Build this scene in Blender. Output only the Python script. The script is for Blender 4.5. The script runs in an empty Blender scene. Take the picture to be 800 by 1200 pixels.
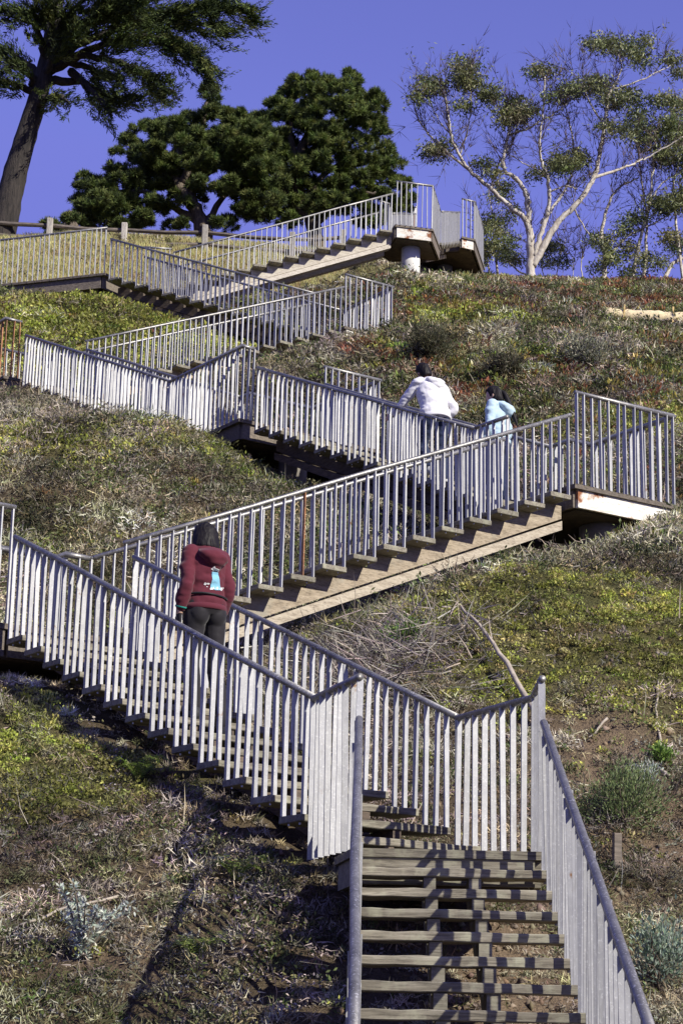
import bpy, bmesh, math, random
import numpy as np
from mathutils import Vector, Matrix
random.seed(7); rng = np.random.default_rng(11)
R = math.radians
scene = bpy.context.scene
COL = scene.collection

# ------------------------------------------------------------------ camera
cam_d = bpy.data.cameras.new("camera"); cam = bpy.data.objects.new("camera", cam_d); COL.objects.link(cam)
cam_d.sensor_fit = 'VERTICAL'; cam_d.sensor_height = 36.0; cam_d.lens = 2336.1 * 36.0 / 1200.0
cam_d.clip_end = 3000; cam_d.clip_start = 0.1
_t, _ro = R(14.6155), R(1.2277)
_fw = Vector((0, math.cos(_t), math.sin(_t))); _r0 = Vector((1, 0, 0)); _u0 = Vector((0, -math.sin(_t), math.cos(_t)))
_r = _r0 * math.cos(_ro) + _u0 * math.sin(_ro); _u = -_r0 * math.sin(_ro) + _u0 * math.cos(_ro)
m = Matrix((( _r.x, _u.x, -_fw.x, 0), (_r.y, _u.y, -_fw.y, 0), (_r.z, _u.z, -_fw.z, 0), (0, 0, 0, 1)))
cam.matrix_world = m
scene.camera = cam

# ------------------------------------------------------------------ light
SUN_AZ = 130.0      # degrees clockwise from +Y (the view direction)
SUN_EL = 34.0
world = bpy.data.worlds.new("World"); scene.world = world; world.use_nodes = True
wn = world.node_tree; bg = wn.nodes['Background']
sky = wn.nodes.new('ShaderNodeTexSky'); sky.sky_type = 'NISHITA'; sky.sun_disc = False
sky.sun_elevation = R(SUN_EL); sky.sun_rotation = R(SUN_AZ)
sky.altitude = 900; sky.air_density = 1.0; sky.dust_density = 0.0; sky.ozone_density = 5.0
tint = wn.nodes.new('ShaderNodeMix'); tint.data_type = 'RGBA'; tint.blend_type = 'MULTIPLY'
tint.inputs['Factor'].default_value = 1.0; tint.inputs['B'].default_value = (1.68, 1.02, 1.62, 1)
wn.links.new(sky.outputs[0], tint.inputs['A']); 
cap = wn.nodes.new('ShaderNodeMix'); cap.data_type = 'RGBA'; cap.blend_type = 'DARKEN'; cap.inputs['Factor'].default_value = 1.0
cap.inputs['B'].default_value = (1.50, 1.72, 5.6, 1); wn.links.new(tint.outputs['Result'], cap.inputs['A']); wn.links.new(cap.outputs['Result'], bg.inputs[0])
bg.inputs[1].default_value = 0.095
sun_d = bpy.data.lights.new("sun", 'SUN'); sun_d.energy = 5.0; sun_d.angle = R(0.53); sun_d.color = (1.0, 0.95, 0.83)
sun = bpy.data.objects.new("sun", sun_d); COL.objects.link(sun)
_sd = Vector((math.sin(R(SUN_AZ)) * math.cos(R(SUN_EL)), math.cos(R(SUN_AZ)) * math.cos(R(SUN_EL)), math.sin(R(SUN_EL))))
sun.rotation_euler = _sd.to_track_quat('Z', 'Y').to_euler(); sun.location = (40, -30, 60)
scene.view_settings.view_transform = 'Standard'; scene.view_settings.look = 'None'
scene.view_settings.gamma = 1; scene.view_settings.exposure = 0.42
try: scene.view_settings.use_curve_mapping = False
except Exception: pass

CP = [(-0.09,13.04,0.93),(0.89,13.72,0.93),(-0.92,14.24,1.54),(0.06,14.92,1.54),(-1.76,15.43,2.15),(-0.78,16.11,2.15),(-2.59,16.63,2.76),(-1.61,17.31,2.76),(-1.85,18.04,3.02),(-2.5,19.01,3.02),(-0.64,18.85,3.56),(-1.29,19.82,3.56),(0.57,19.66,4.09),(-0.08,20.64,4.09),(2.09,20.67,4.76),(1.43,21.65,4.76),(1.62,22.42,5.22),(2.57,23.1,5.22),(0.77,23.6,5.89),(1.72,24.29,5.89),(-0.09,24.78,6.57),(0.86,25.47,6.57),(-0.94,25.97,7.24),(0.01,26.65,7.24),(-2.49,27.9,7.87),(-1.52,28.56,7.87),(-3.32,29.1,8.52),(-2.35,29.76,8.52),(-4.14,30.3,9.16),(-3.18,30.96,9.16),(-5.18,31.8,9.96),(-4.21,32.46,9.96),(-4.38,33.06,10.39),(-5.04,34.03,10.39),(-3.17,33.89,11.03),(-3.84,34.85,11.03),(-1.97,34.72,11.67),(-2.64,35.68,11.67),(-0.47,35.75,12.48),(-1.14,36.72,12.48),(-0.67,37.03,12.64),(-0.04,38.01,12.64),(-1.9,37.81,13.26),(-1.26,38.8,13.26),(-3.12,38.6,13.88),(-2.49,39.59,13.88),(-4.66,39.58,14.65),(-4.02,40.57,14.65),(-3.64,41.06,15.16),(-3.97,42.19,15.16),(-2.24,41.47,15.58),(-2.57,42.59,15.58),(-0.84,41.87,15.99),(-1.17,43,15.99),(0.56,42.28,16.41),(0.23,43.41,16.41),(1.34,11.17,-0.03),(0.04,11.17,-0.03),(1.34,10.2,-0.6),(0.04,10.2,-0.6),(1.34,9.22,-1.16),(0.04,9.22,-1.16),(1.34,8.25,-1.72),(0.04,8.25,-1.72),(1.34,6.96,-2.47),(0.04,6.96,-2.47),(1.3,13.2,0.58),(0,12.6,0.58),(-2.88,26.6,8.19),(-2.07,26.2,7.9),(-4.53,29.5,9.31),(3.82,21.6,5.66),(3.28,20.6,5.07),(1.32,18.6,4.12),(1.08,36.2,12.92),(1.46,42.7,16.65),(3.71,49.5,19.35),(5.45,51,19.88),(9.18,51,19.82),(7.32,51,19.88),(-6.32,40.3,15.03),(-4.95,39.5,14.83),(-8.76,47,19.1),(-6.61,47,19.24),(-4.49,47.5,19.26),(-2.37,48.5,19.67),(-0.14,49,19.73),(4,13,0.55),(4,16,2.11),(7,13,0.8),(7,17,2.88),(7,21,4.71),(9,25,6.79),(6,26,7.31),(6,31,9.91),(9,33,10.95),(7,38,13.55),(12,40,14.59),(5,42,15.63),(10,46,17.71),(-3,11.5,-0.23),(-5,14,1.07),(-6,19,3.67),(-7,23,5.75),(-9,27,7.83),(-9,33,10.95),(3,10,-1.01),(-3,9,-1.53),(4.78,54,20.82),(0,57,20.2),(8,57,20.22),(-12,55,19.6),(14,52,19.92),(-14,45,18)]
# ------------------------------------------------------------------ helpers
def tag(o, label=None, cat=None, group=None, kind=None):
    if label: o['label'] = label
    if cat: o['category'] = cat
    if group: o['group'] = group
    if kind: o['kind'] = kind
    return o
def empty(name, loc, label, cat, group=None):
    o = bpy.data.objects.new(name, None); COL.objects.link(o); o.location = loc; o.empty_display_size = .2
    return tag(o, label, cat, group)
def wloc(o):
    v = Vector((0, 0, 0))
    while o is not None:
        v += o.location; o = o.parent
    return v
def link(name, me, mat=None, parent=None, loc=(0, 0, 0), rz=0.0):
    """loc is in world space; a rotated parent only ever turns about z"""
    o = bpy.data.objects.new(name, me); COL.objects.link(o)
    if mat is not None and len(me.materials) == 0: me.materials.append(mat)
    l = Vector(loc)
    if parent is not None:
        o.parent = parent; l = Matrix.Rotation(-parent.rotation_euler.z, 3, 'Z') @ (l - wloc(parent))
    o.location = l; o.rotation_euler = (0, 0, rz)
    return o
class MB:
    def __init__(s): s.v = []; s.f = []
    def add(s, v, f):
        b = len(s.v); s.v += [tuple(p) for p in v]; s.f += [tuple(i + b for i in q) for q in f]
    def box(s, c, sz, M=None):
        x, y, z = sz[0] / 2, sz[1] / 2, sz[2] / 2
        vs = [Vector((a * x, b * y, d * z)) for d in (-1, 1) for a, b in ((-1, -1), (1, -1), (1, 1), (-1, 1))]
        if M is not None: vs = [M @ p for p in vs]
        s.add([p + Vector(c) for p in vs], [(3, 2, 1, 0), (4, 5, 6, 7), (0, 1, 5, 4), (1, 2, 6, 5), (2, 3, 7, 6), (3, 0, 4, 7)])
    def prism(s, poly, z0, z1):
        n = len(poly)
        if sum(poly[i][0] * poly[(i + 1) % n][1] - poly[(i + 1) % n][0] * poly[i][1] for i in range(n)) < 0: poly = poly[::-1]
        s.add([(p[0], p[1], z0) for p in poly] + [(p[0], p[1], z1) for p in poly],
              [tuple(range(n))[::-1], tuple(range(n, 2 * n))] + [(i, (i + 1) % n, n + (i + 1) % n, n + i) for i in range(n)])
    def slab(s, poly3, off):
        """polygon in 3D extruded by vector off"""
        n = len(poly3); off = Vector(off)
        s.add([Vector(p) for p in poly3] + [Vector(p) + off for p in poly3],
              [tuple(range(n))[::-1], tuple(range(n, 2 * n))] + [(i, (i + 1) % n, n + (i + 1) % n, n + i) for i in range(n)])
    def tube(s, pts, rad, sides=8, cap=True, jitter=0.0):
        pts = [Vector(p) for p in pts]; n = len(pts)
        if not hasattr(rad, '__len__'): rad = [rad] * n
        rings = []; prev = None
        for i, p in enumerate(pts):
            if i == 0: d = pts[1] - p
            elif i == n - 1: d = p - pts[i - 1]
            else: d = (pts[i + 1] - p).normalized() + (p - pts[i - 1]).normalized()
            d.normalize()
            if prev is None:
                a = Vector((0, 0, 1)) if abs(d.z) < .9 else Vector((1, 0, 0)); a = (a - d * a.dot(d)).normalized()
            else: a = (prev - d * prev.dot(d)).normalized()
            prev = a; b = d.cross(a)
            k = 1.0
            if 0 < i < n - 1:
                c = (pts[i + 1] - p).normalized().dot((p - pts[i - 1]).normalized()); k = 1 / max(.6, math.sqrt((1 + c) / 2))
            rr = rad[i]
            rings.append([p + (a * math.cos(t) + b * math.sin(t)) * rr * (1 + (random.uniform(-jitter, jitter) if jitter else 0)) * k for t in [2 * math.pi * j / sides for j in range(sides)]])
        vs = [q for r_ in rings for q in r_]; fs = []
        for i in range(n - 1):
            for j in range(sides):
                a0 = i * sides + j; a1 = i * sides + (j + 1) % sides
                fs.append((a0, a1, a1 + sides, a0 + sides))
        if cap: fs += [tuple(range(sides))[::-1], tuple(range((n - 1) * sides, n * sides))]
        s.add(vs, fs)
    def mesh(s, name, smooth=False):
        me = bpy.data.meshes.new(name); me.from_pydata(s.v, [], s.f); me.update()
        bm = bmesh.new(); bm.from_mesh(me); bmesh.ops.recalc_face_normals(bm, faces=bm.faces); bm.to_mesh(me); bm.free()
        if smooth: me.polygons.foreach_set('use_smooth', [True] * len(me.polygons))
        return me
    def build(s, name, mat, parent=None, smooth=False):
        return link(name, s.mesh(name, smooth), mat, parent)
def bevel_mesh(me, w=.004, seg=1):
    bm = bmesh.new(); bm.from_mesh(me)
    bmesh.ops.bevel(bm, geom=list(bm.edges), offset=w, segments=seg, affect='EDGES', profile=.6)
    bm.to_mesh(me); bm.free(); return me
def tri_mesh(name, V, T, colr=None, mat=None):
    """fast triangle mesh: V (n,3), T (m,3), colr per-vertex (n,3)"""
    me = bpy.data.meshes.new(name); n, k = len(V), len(T)
    me.vertices.add(n); me.vertices.foreach_set('co', np.ascontiguousarray(V, np.float32).ravel())
    me.loops.add(3 * k); me.loops.foreach_set('vertex_index', np.ascontiguousarray(T, np.int32).ravel())
    me.polygons.add(k); me.polygons.foreach_set('loop_start', np.arange(0, 3 * k, 3, dtype=np.int32))
    try: me.polygons.foreach_set('loop_total', np.full(k, 3, dtype=np.int32))
    except Exception: pass
    me.update(calc_edges=True)
    if colr is not None:
        ca = me.color_attributes.new(name='tone', type='FLOAT_COLOR', domain='POINT')
        ca.data.foreach_set('color', np.c_[colr, np.ones(n)].astype(np.float32).ravel())
    if mat: me.materials.append(mat)
    return me
# value noise (numpy)
def _hash(ix, iy, iz, seed):
    h = (ix.astype(np.int64) * 374761393 + iy.astype(np.int64) * 668265263 + iz.astype(np.int64) * 2147483647 + seed * 1274126177) & 0xffffffff
    h = ((h ^ (h >> 13)) * 1274126177) & 0xffffffff
    return ((h ^ (h >> 16)) & 0xffff) / 65535.0
def vnoise(x, y, z=None, seed=0):
    x = np.asarray(x, float); y = np.asarray(y, float); z = np.zeros_like(x) if z is None else np.asarray(z, float)
    ix, iy, iz = np.floor(x), np.floor(y), np.floor(z); fx, fy, fz = x - ix, y - iy, z - iz
    fx, fy, fz = [q * q * (3 - 2 * q) for q in (fx, fy, fz)]; out = 0
    for dx in (0, 1):
        for dy in (0, 1):
            for dz in (0, 1):
                w = (fx if dx else 1 - fx) * (fy if dy else 1 - fy) * (fz if dz else 1 - fz)
                out = out + w * _hash(ix + dx, iy + dy, iz + dz, seed)
    return out
def fbm(x, y, sc, oct=4, seed=0):
    x = np.asarray(x, float); y = np.asarray(y, float); o = 0; a = 1; t = 0
    for i in range(oct):
        o = o + a * vnoise(x * sc + 13.7 * i, y * sc - 7.3 * i, None, seed + i); t += a; a *= .5; sc *= 2.03
    return o / t

# ------------------------------------------------------------------ materials
def mat_new(name):
    mt = bpy.data.materials.new(name); mt.use_nodes = True; nt = mt.node_tree
    return mt, nt, nt.nodes['Principled BSDF']
def ramp(nt, stops, interp='LINEAR'):
    r = nt.nodes.new('ShaderNodeValToRGB'); r.color_ramp.interpolation = interp
    el = r.color_ramp.elements
    while len(el) < len(stops): el.new(.5)
    for e, (p, c) in zip(el, stops): e.position = p; e.color = (*c, 1)
    return r
def noise_n(nt, vec, scale, detail=6, rough=.6, dist=0):
    n = nt.nodes.new('ShaderNodeTexNoise'); n.inputs['Scale'].default_value = scale; n.inputs['Detail'].default_value = detail
    n.inputs['Roughness'].default_value = rough; n.inputs['Distortion'].default_value = dist
    if vec is not None: nt.links.new(vec, n.inputs['Vector'])
    return n
def mixc(nt, fac, a, b, mode='MIX'):
    mx = nt.nodes.new('ShaderNodeMix'); mx.data_type = 'RGBA'; mx.blend_type = mode
    for k, s in ((0, fac), ('A', a), ('B', b)):
        i = mx.inputs[0] if k == 0 else mx.inputs[k]
        if hasattr(s, 'links'): nt.links.new(s, i)
        elif isinstance(s, (int, float)): i.default_value = s
        else: i.default_value = (*s, 1)
    return mx.outputs['Result']
def bump(nt, h, strength, dist, bsdf):
    b = nt.nodes.new('ShaderNodeBump'); b.inputs['Strength'].default_value = strength; b.inputs['Distance'].default_value = dist
    nt.links.new(h, b.inputs['Height']); nt.links.new(b.outputs[0], bsdf.inputs['Normal'])
def objvec(nt, stretch=(1, 1, 1), rnd=True):
    tc = nt.nodes.new('ShaderNodeTexCoord'); mp = nt.nodes.new('ShaderNodeMapping'); nt.links.new(tc.outputs['Object'], mp.inputs[0])
    mp.inputs['Scale'].default_value = stretch
    if rnd:
        oi = nt.nodes.new('ShaderNodeObjectInfo'); ml = nt.nodes.new('ShaderNodeMath'); ml.operation = 'MULTIPLY'; ml.inputs[1].default_value = 37.0
        nt.links.new(oi.outputs['Random'], ml.inputs[0]); cb = nt.nodes.new('ShaderNodeCombineXYZ')
        for k in range(3): nt.links.new(ml.outputs[0], cb.inputs[k])
        nt.links.new(cb.outputs[0], mp.inputs['Location'])
    return mp.outputs[0]
def metal(name, base, dark, spots, rust=None, rough=.48, met=.25, hue=0, stain=False):
    mt, nt, b = mat_new(name); v = objvec(nt)
    n1 = noise_n(nt, v, 9, 5, .65); n2 = noise_n(nt, v, 70, 3, .6)
    c = mixc(nt, ramp_out(nt, n1, .4, .68), base, dark)
    c = mixc(nt, ramp_out(nt, n2, .58, .66), c, spots)
    if rust:
        n3 = noise_n(nt, v, 5, 6, .7); c = mixc(nt, ramp_out(nt, n3, .3, .5), c, rust)
    if stain:
        v4 = objvec(nt, (1, 1, .22)); n4 = noise_n(nt, v4, 11, 6, .7); c = mixc(nt, ramp_out(nt, n4, .56, .78), c, (.26, .25, .23))
        v5 = objvec(nt, (1, 1, .8)); n5 = noise_n(nt, v5, 6, 5, .7); c = mixc(nt, ramp_out(nt, n5, .66, .74), c, (.24, .13, .06))
        oi = nt.nodes.new('ShaderNodeObjectInfo'); mr = nt.nodes.new('ShaderNodeMapRange'); nt.links.new(oi.outputs['Random'], mr.inputs[0]); mr.inputs[3].default_value = .84; mr.inputs[4].default_value = 1.1
        hs = nt.nodes.new('ShaderNodeHueSaturation'); nt.links.new(c, hs.inputs['Color']); nt.links.new(mr.outputs[0], hs.inputs['Value']); c = hs.outputs[0]
    nt.links.new(c, b.inputs['Base Color']); b.inputs['Roughness'].default_value = rough; b.inputs['Metallic'].default_value = met
    bump(nt, n2.outputs[0], .15, .003, b)
    return mt
def ramp_out(nt, n, a, b):
    r = ramp(nt, [(a, (0, 0, 0)), (b, (1, 1, 1))]); nt.links.new(n.outputs[0], r.inputs[0]); return r.outputs[0]
def wood(name, light, mid, dark, lichen=None, grain=(1.2, 22, 22), rough=.85, lt=(.56, .74), ls=5):
    mt, nt, b = mat_new(name); v = objvec(nt, grain)
    n1 = noise_n(nt, v, 2.2, 8, .65, .3); n2 = noise_n(nt, v, 7, 6, .7, .2)
    r1 = ramp(nt, [(.28, dark), (.48, mid), (.7, light)]); nt.links.new(n1.outputs[0], r1.inputs[0])
    c = mixc(nt, ramp_out(nt, n2, .5, .75), r1.outputs[0], tuple(x * .4 for x in dark))
    if lichen:
        v2 = objvec(nt, (1, 1, 1)); n3 = noise_n(nt, v2, ls, 5, .6); c = mixc(nt, ramp_out(nt, n3, *lt), c, lichen)
    oi = nt.nodes.new('ShaderNodeObjectInfo'); mr = nt.nodes.new('ShaderNodeMapRange'); nt.links.new(oi.outputs['Random'], mr.inputs[0])
    mr.inputs[3].default_value = .78; mr.inputs[4].default_value = 1.18
    hs = nt.nodes.new('ShaderNodeHueSaturation'); nt.links.new(c, hs.inputs['Color']); nt.links.new(mr.outputs[0], hs.inputs['Value'])
    nt.links.new(hs.outputs[0], b.inputs['Base Color']); b.inputs['Roughness'].default_value = rough
    bump(nt, n1.outputs[0], .6, .008, b)
    return mt
def plain(name, col, rough=.8, var=.25, scale=12, bumpd=.004, bstr=.3, met=0, stretch=(1, 1, 1)):
    mt, nt, b = mat_new(name); v = objvec(nt, stretch); n = noise_n(nt, v, scale, 6, .6)
    r = ramp(nt, [(.3, tuple(c * (1 - var) for c in col)), (.7, tuple(min(1, c * (1 + var)) for c in col))]); nt.links.new(n.outputs[0], r.inputs[0])
    nt.links.new(r.outputs[0], b.inputs['Base Color']); b.inputs['Roughness'].default_value = rough; b.inputs['Metallic'].default_value = met
    if bstr: bump(nt, n.outputs[0], bstr, bumpd, b)
    return mt
def tone_mat(name, rough=.75, trans=.25, spec=.3):
    mt, nt, b = mat_new(name); at = nt.nodes.new('ShaderNodeAttribute'); at.attribute_name = 'tone'
    nt.links.new(at.outputs['Color'], b.inputs['Base Color']); b.inputs['Roughness'].default_value = rough
    b.inputs['Specular IOR Level'].default_value = spec
    if trans > 0:
        tr = nt.nodes.new('ShaderNodeBsdfTranslucent'); nt.links.new(at.outputs['Color'], tr.inputs['Color'])
        ms = nt.nodes.new('ShaderNodeMixShader'); ms.inputs[0].default_value = trans
        nt.links.new(b.outputs[0], ms.inputs[1]); nt.links.new(tr.outputs[0], ms.inputs[2])
        nt.links.new(ms.outputs[0], nt.nodes['Material Output'].inputs['Surface'])
    return mt
M_BAR = metal('galvanised_bar', (.43, .43, .43), (.34, .34, .35), (.52, .52, .52), rough=.5, met=.2, stain=True)
M_RAIL = metal('galvanised_handrail', (.31, .30, .28), (.17, .165, .16), (.60, .59, .58), rough=.5, met=.75)
M_RUST = metal('rusty_bar', (.40, .18, .07), (.16, .08, .045), (.45, .33, .22), rough=.8, met=0)
M_TREAD = wood('weathered_tread', (.33, .30, .235), (.205, .182, .138), (.07, .06, .045), (.30, .29, .21), lt=(.5, .7), ls=9)
M_DECK = wood('weathered_deck', (.23, .19, .15), (.14, .115, .09), (.06, .05, .04))
M_BEAM = wood('sunlit_tone_beam', (.54, .48, .38), (.44, .38, .29), (.24, .19, .14), grain=(3, 3, 14))  # sunlit brightness of the lower beam put into its colour
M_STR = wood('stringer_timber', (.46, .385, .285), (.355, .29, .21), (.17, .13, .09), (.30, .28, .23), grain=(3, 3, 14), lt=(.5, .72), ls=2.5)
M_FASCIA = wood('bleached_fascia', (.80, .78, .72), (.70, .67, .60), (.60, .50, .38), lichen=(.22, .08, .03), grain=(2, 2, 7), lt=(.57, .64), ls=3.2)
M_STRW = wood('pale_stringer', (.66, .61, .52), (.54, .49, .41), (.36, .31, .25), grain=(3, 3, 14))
M_PIER = plain('shade_tone_pier', (.20, .18, .155), .9, .25, 6)  # dull grey-brown: shade on the piers baked into the base colour
M_STRD = wood('shade_dark_timber', (.16, .12, .085), (.10, .075, .055), (.05, .04, .03), grain=(3, 3, 14))  # darker copy of the stringer timber, shade under the stairs included in it
M_CONC = plain('pale_concrete', (.68, .67, .62), .9, .08, 4)
M_BOLT = plain('steel_bolt', (.5, .5, .52), .4, .1, 30, met=.6)

# ------------------------------------------------------------------ terrain
_CP = np.array(CP, float)
def _U(r2): return .5 * r2 * np.log(r2 + 1e-9)
def _tps(C, lam=.15):
    n = len(C); X = C[:, :2]; d = ((X[:, None] - X[None]) ** 2).sum(-1)
    K = _U(d) + lam * np.eye(n); P = np.c_[np.ones(n), X]; A = np.zeros((n + 3, n + 3)); A[:n, :n] = K; A[:n, n:] = P; A[n:, :n] = P.T
    return np.linalg.solve(A, np.r_[C[:, 2], 0, 0, 0])
_W = _tps(_CP)
def base_h(x, y):
    x = np.asarray(x, float); y = np.asarray(y, float); sh = x.shape; x = x.ravel(); y = y.ravel()
    xc = np.clip(x, -14, 15); yc = np.clip(y, 6.5, 56); out = np.empty(len(x))
    for a in range(0, len(x), 20000):
        b = slice(a, a + 20000)
        r2 = (xc[b, None] - _CP[:, 0]) ** 2 + (yc[b, None] - _CP[:, 1]) ** 2
        out[b] = _U(r2) @ _W[:-3] + _W[-3] + _W[-2] * xc[b] + _W[-1] * yc[b]
    over = np.maximum(0, y - 56); out -= np.minimum(over * .05 + np.maximum(0, over - 60) * .02, 11)
    out -= np.minimum(np.maximum(0, 6.5 - y) * .12, 1.5)
    return out.reshape(sh)
def noise_h(x, y):
    near = np.clip((y - 9) / 3, 0, 1)
    return ((fbm(x, y, .9, 3, 3) - .5) * .30 + (fbm(x, y, 4.2, 4, 9) - .5) * .15) * near
def ground(x, y):
    x = np.asarray(x, float); y = np.asarray(y, float)
    return base_h(x, y) + noise_h(x, y)
def gz(x, y): return float(ground(np.array([x]), np.array([y]))[0])
def axis(a, b, step, lo, hi):
    c = list(np.arange(a, b, step)); s = step; v = a; L = []
    while v > lo: s *= 1.35; v -= s; L.append(v)
    s = step; v = c[-1]; H = []
    while v < hi: s *= 1.35; v += s; H.append(v)
    return np.array(L[::-1] + c + H)
_ax = axis(-12, 15, .10, -900, 900); _ay = axis(8.5, 55, .10, -300, 2500)
_gx, _gy = np.meshgrid(_ax, _ay); _gzv = ground(_gx, _gy)
_nx, _ny = len(_ax), len(_ay)
_i = (np.arange(_ny - 1)[:, None] * _nx + np.arange(_nx - 1)[None]).ravel()
_T = np.concatenate([np.c_[_i, _i + 1, _i + _nx + 1], np.c_[_i, _i + _nx + 1, _i + _nx]])
def soil_mat():
    global _soil_tone
    mt, nt, b = mat_new('hillside_soil'); tc = nt.nodes.new('ShaderNodeTexCoord'); v = tc.outputs['Object']
    n1 = noise_n(nt, v, .6, 8, .65); n2 = noise_n(nt, v, 9, 8, .7); n3 = noise_n(nt, v, 45, 4, .6)
    r = ramp(nt, [(.3, (.10, .073, .05)), (.5, (.19, .14, .095)), (.72, (.30, .225, .15))]); nt.links.new(n2.outputs[0], r.inputs[0])
    c = mixc(nt, ramp_out(nt, n1, .42, .6), r.outputs[0], (.22, .16, .105))
    c = mixc(nt, ramp_out(nt, n3, .56, .7), c, (.07, .055, .04))
    at = nt.nodes.new('ShaderNodeAttribute'); at.attribute_name = 'tone'; c = mixc(nt, 1.0, c, at.outputs['Color'], 'MULTIPLY')
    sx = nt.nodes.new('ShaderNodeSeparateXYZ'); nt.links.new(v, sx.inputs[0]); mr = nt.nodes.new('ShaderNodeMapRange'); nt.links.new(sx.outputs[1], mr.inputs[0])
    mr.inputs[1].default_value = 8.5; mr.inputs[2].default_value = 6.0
    c = mixc(nt, mr.outputs[0], c, mixc(nt, n1.outputs[0], (.035, .04, .02), (.09, .085, .05)))  # unseen ground around the viewpoint, darkened to cut light bounced onto the bars
    nt.links.new(c, b.inputs['Base Color']); b.inputs['Roughness'].default_value = .95; b.inputs['Specular IOR Level'].default_value = .1
    ad = nt.nodes.new('ShaderNodeMath'); ad.operation = 'ADD'; nt.links.new(n2.outputs[0], ad.inputs[0]); nt.links.new(n3.outputs[0], ad.inputs[1])
    bump(nt, ad.outputs[0], .9, .05, b); return mt

# ------------------------------------------------------------------ stairs
RUN, RISE, HS, HL = .3645, .154, .9147, 1.0529
HR = .024
def bar_mesh(h):
    mb = MB(); mb.box((0, 0, h / 2), (.040, .012, h)); return mb.mesh('baluster')
_bars = {}
def bar(h, mat):
    k = (round(h, 2), mat.name)
    if k not in _bars:
        me = bar_mesh(k[0]); me.materials.append(mat); _bars[k] = me
    return _bars[k]
def dirv(a): return Vector((math.sin(R(a)), math.cos(R(a)), 0))
def heading(d): return math.atan2(d[0], d[1])
def put_bar(parent, x, y, z0, ztop, d, mat, rusty=False):
    h = ztop - z0 - .01
    o = link('baluster', bar(h, mat), None, parent, (x, y, z0), -heading(d) + random.gauss(0, .07))
    o.rotation_euler[0] = random.gauss(0, .008); o.rotation_euler[1] = random.gauss(0, .009)
    return o
def handrail(pts, parent, mat=None):
    mb = MB(); P = [Vector(p) for p in pts]
    # slightly rounded ends and wavering pipe
    Q = []
    for i in range(len(P) - 1):
        n = max(1, int((P[i + 1] - P[i]).length / 1.2))
        for k in range(n):
            q = P[i].lerp(P[i + 1], k / n)
            if k: q += Vector((random.gauss(0, .004), random.gauss(0, .004), random.gauss(0, .004)))
            Q.append(q)
    Q.append(P[-1]); mb.tube(Q, HR, 12)
    return mb.build('handrail', mat or M_RAIL, parent, smooth=True)
def tread_mesh(W, dep, th, k):
    mb = MB(); mb.box((0, dep / 2, -th / 2), (W, dep, th)); me = mb.mesh('tread')
    bm = bmesh.new(); bm.from_mesh(me)
    bmesh.ops.subdivide_edges(bm, edges=[e for e in bm.edges if abs((e.verts[0].co - e.verts[1].co).x) > .5], cuts=9)
    rr = random.Random(k)
    for v in bm.verts:
        v.co.z += rr.gauss(0, .0022); v.co.y += rr.gauss(0, .0025)
    bmesh.ops.bevel(bm, geom=[e for e in bm.edges if e.is_boundary or e.calc_face_angle(0) > .8], offset=.005, segments=1, affect='EDGES')
    bm.to_mesh(me); bm.free(); me.materials.append(M_TREAD); return me
_b = MB(); _b.tube([(0, 0, 0), (0, 0, .014)], .008, 6); BOLT_ME = _b.mesh('bolt')
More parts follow.
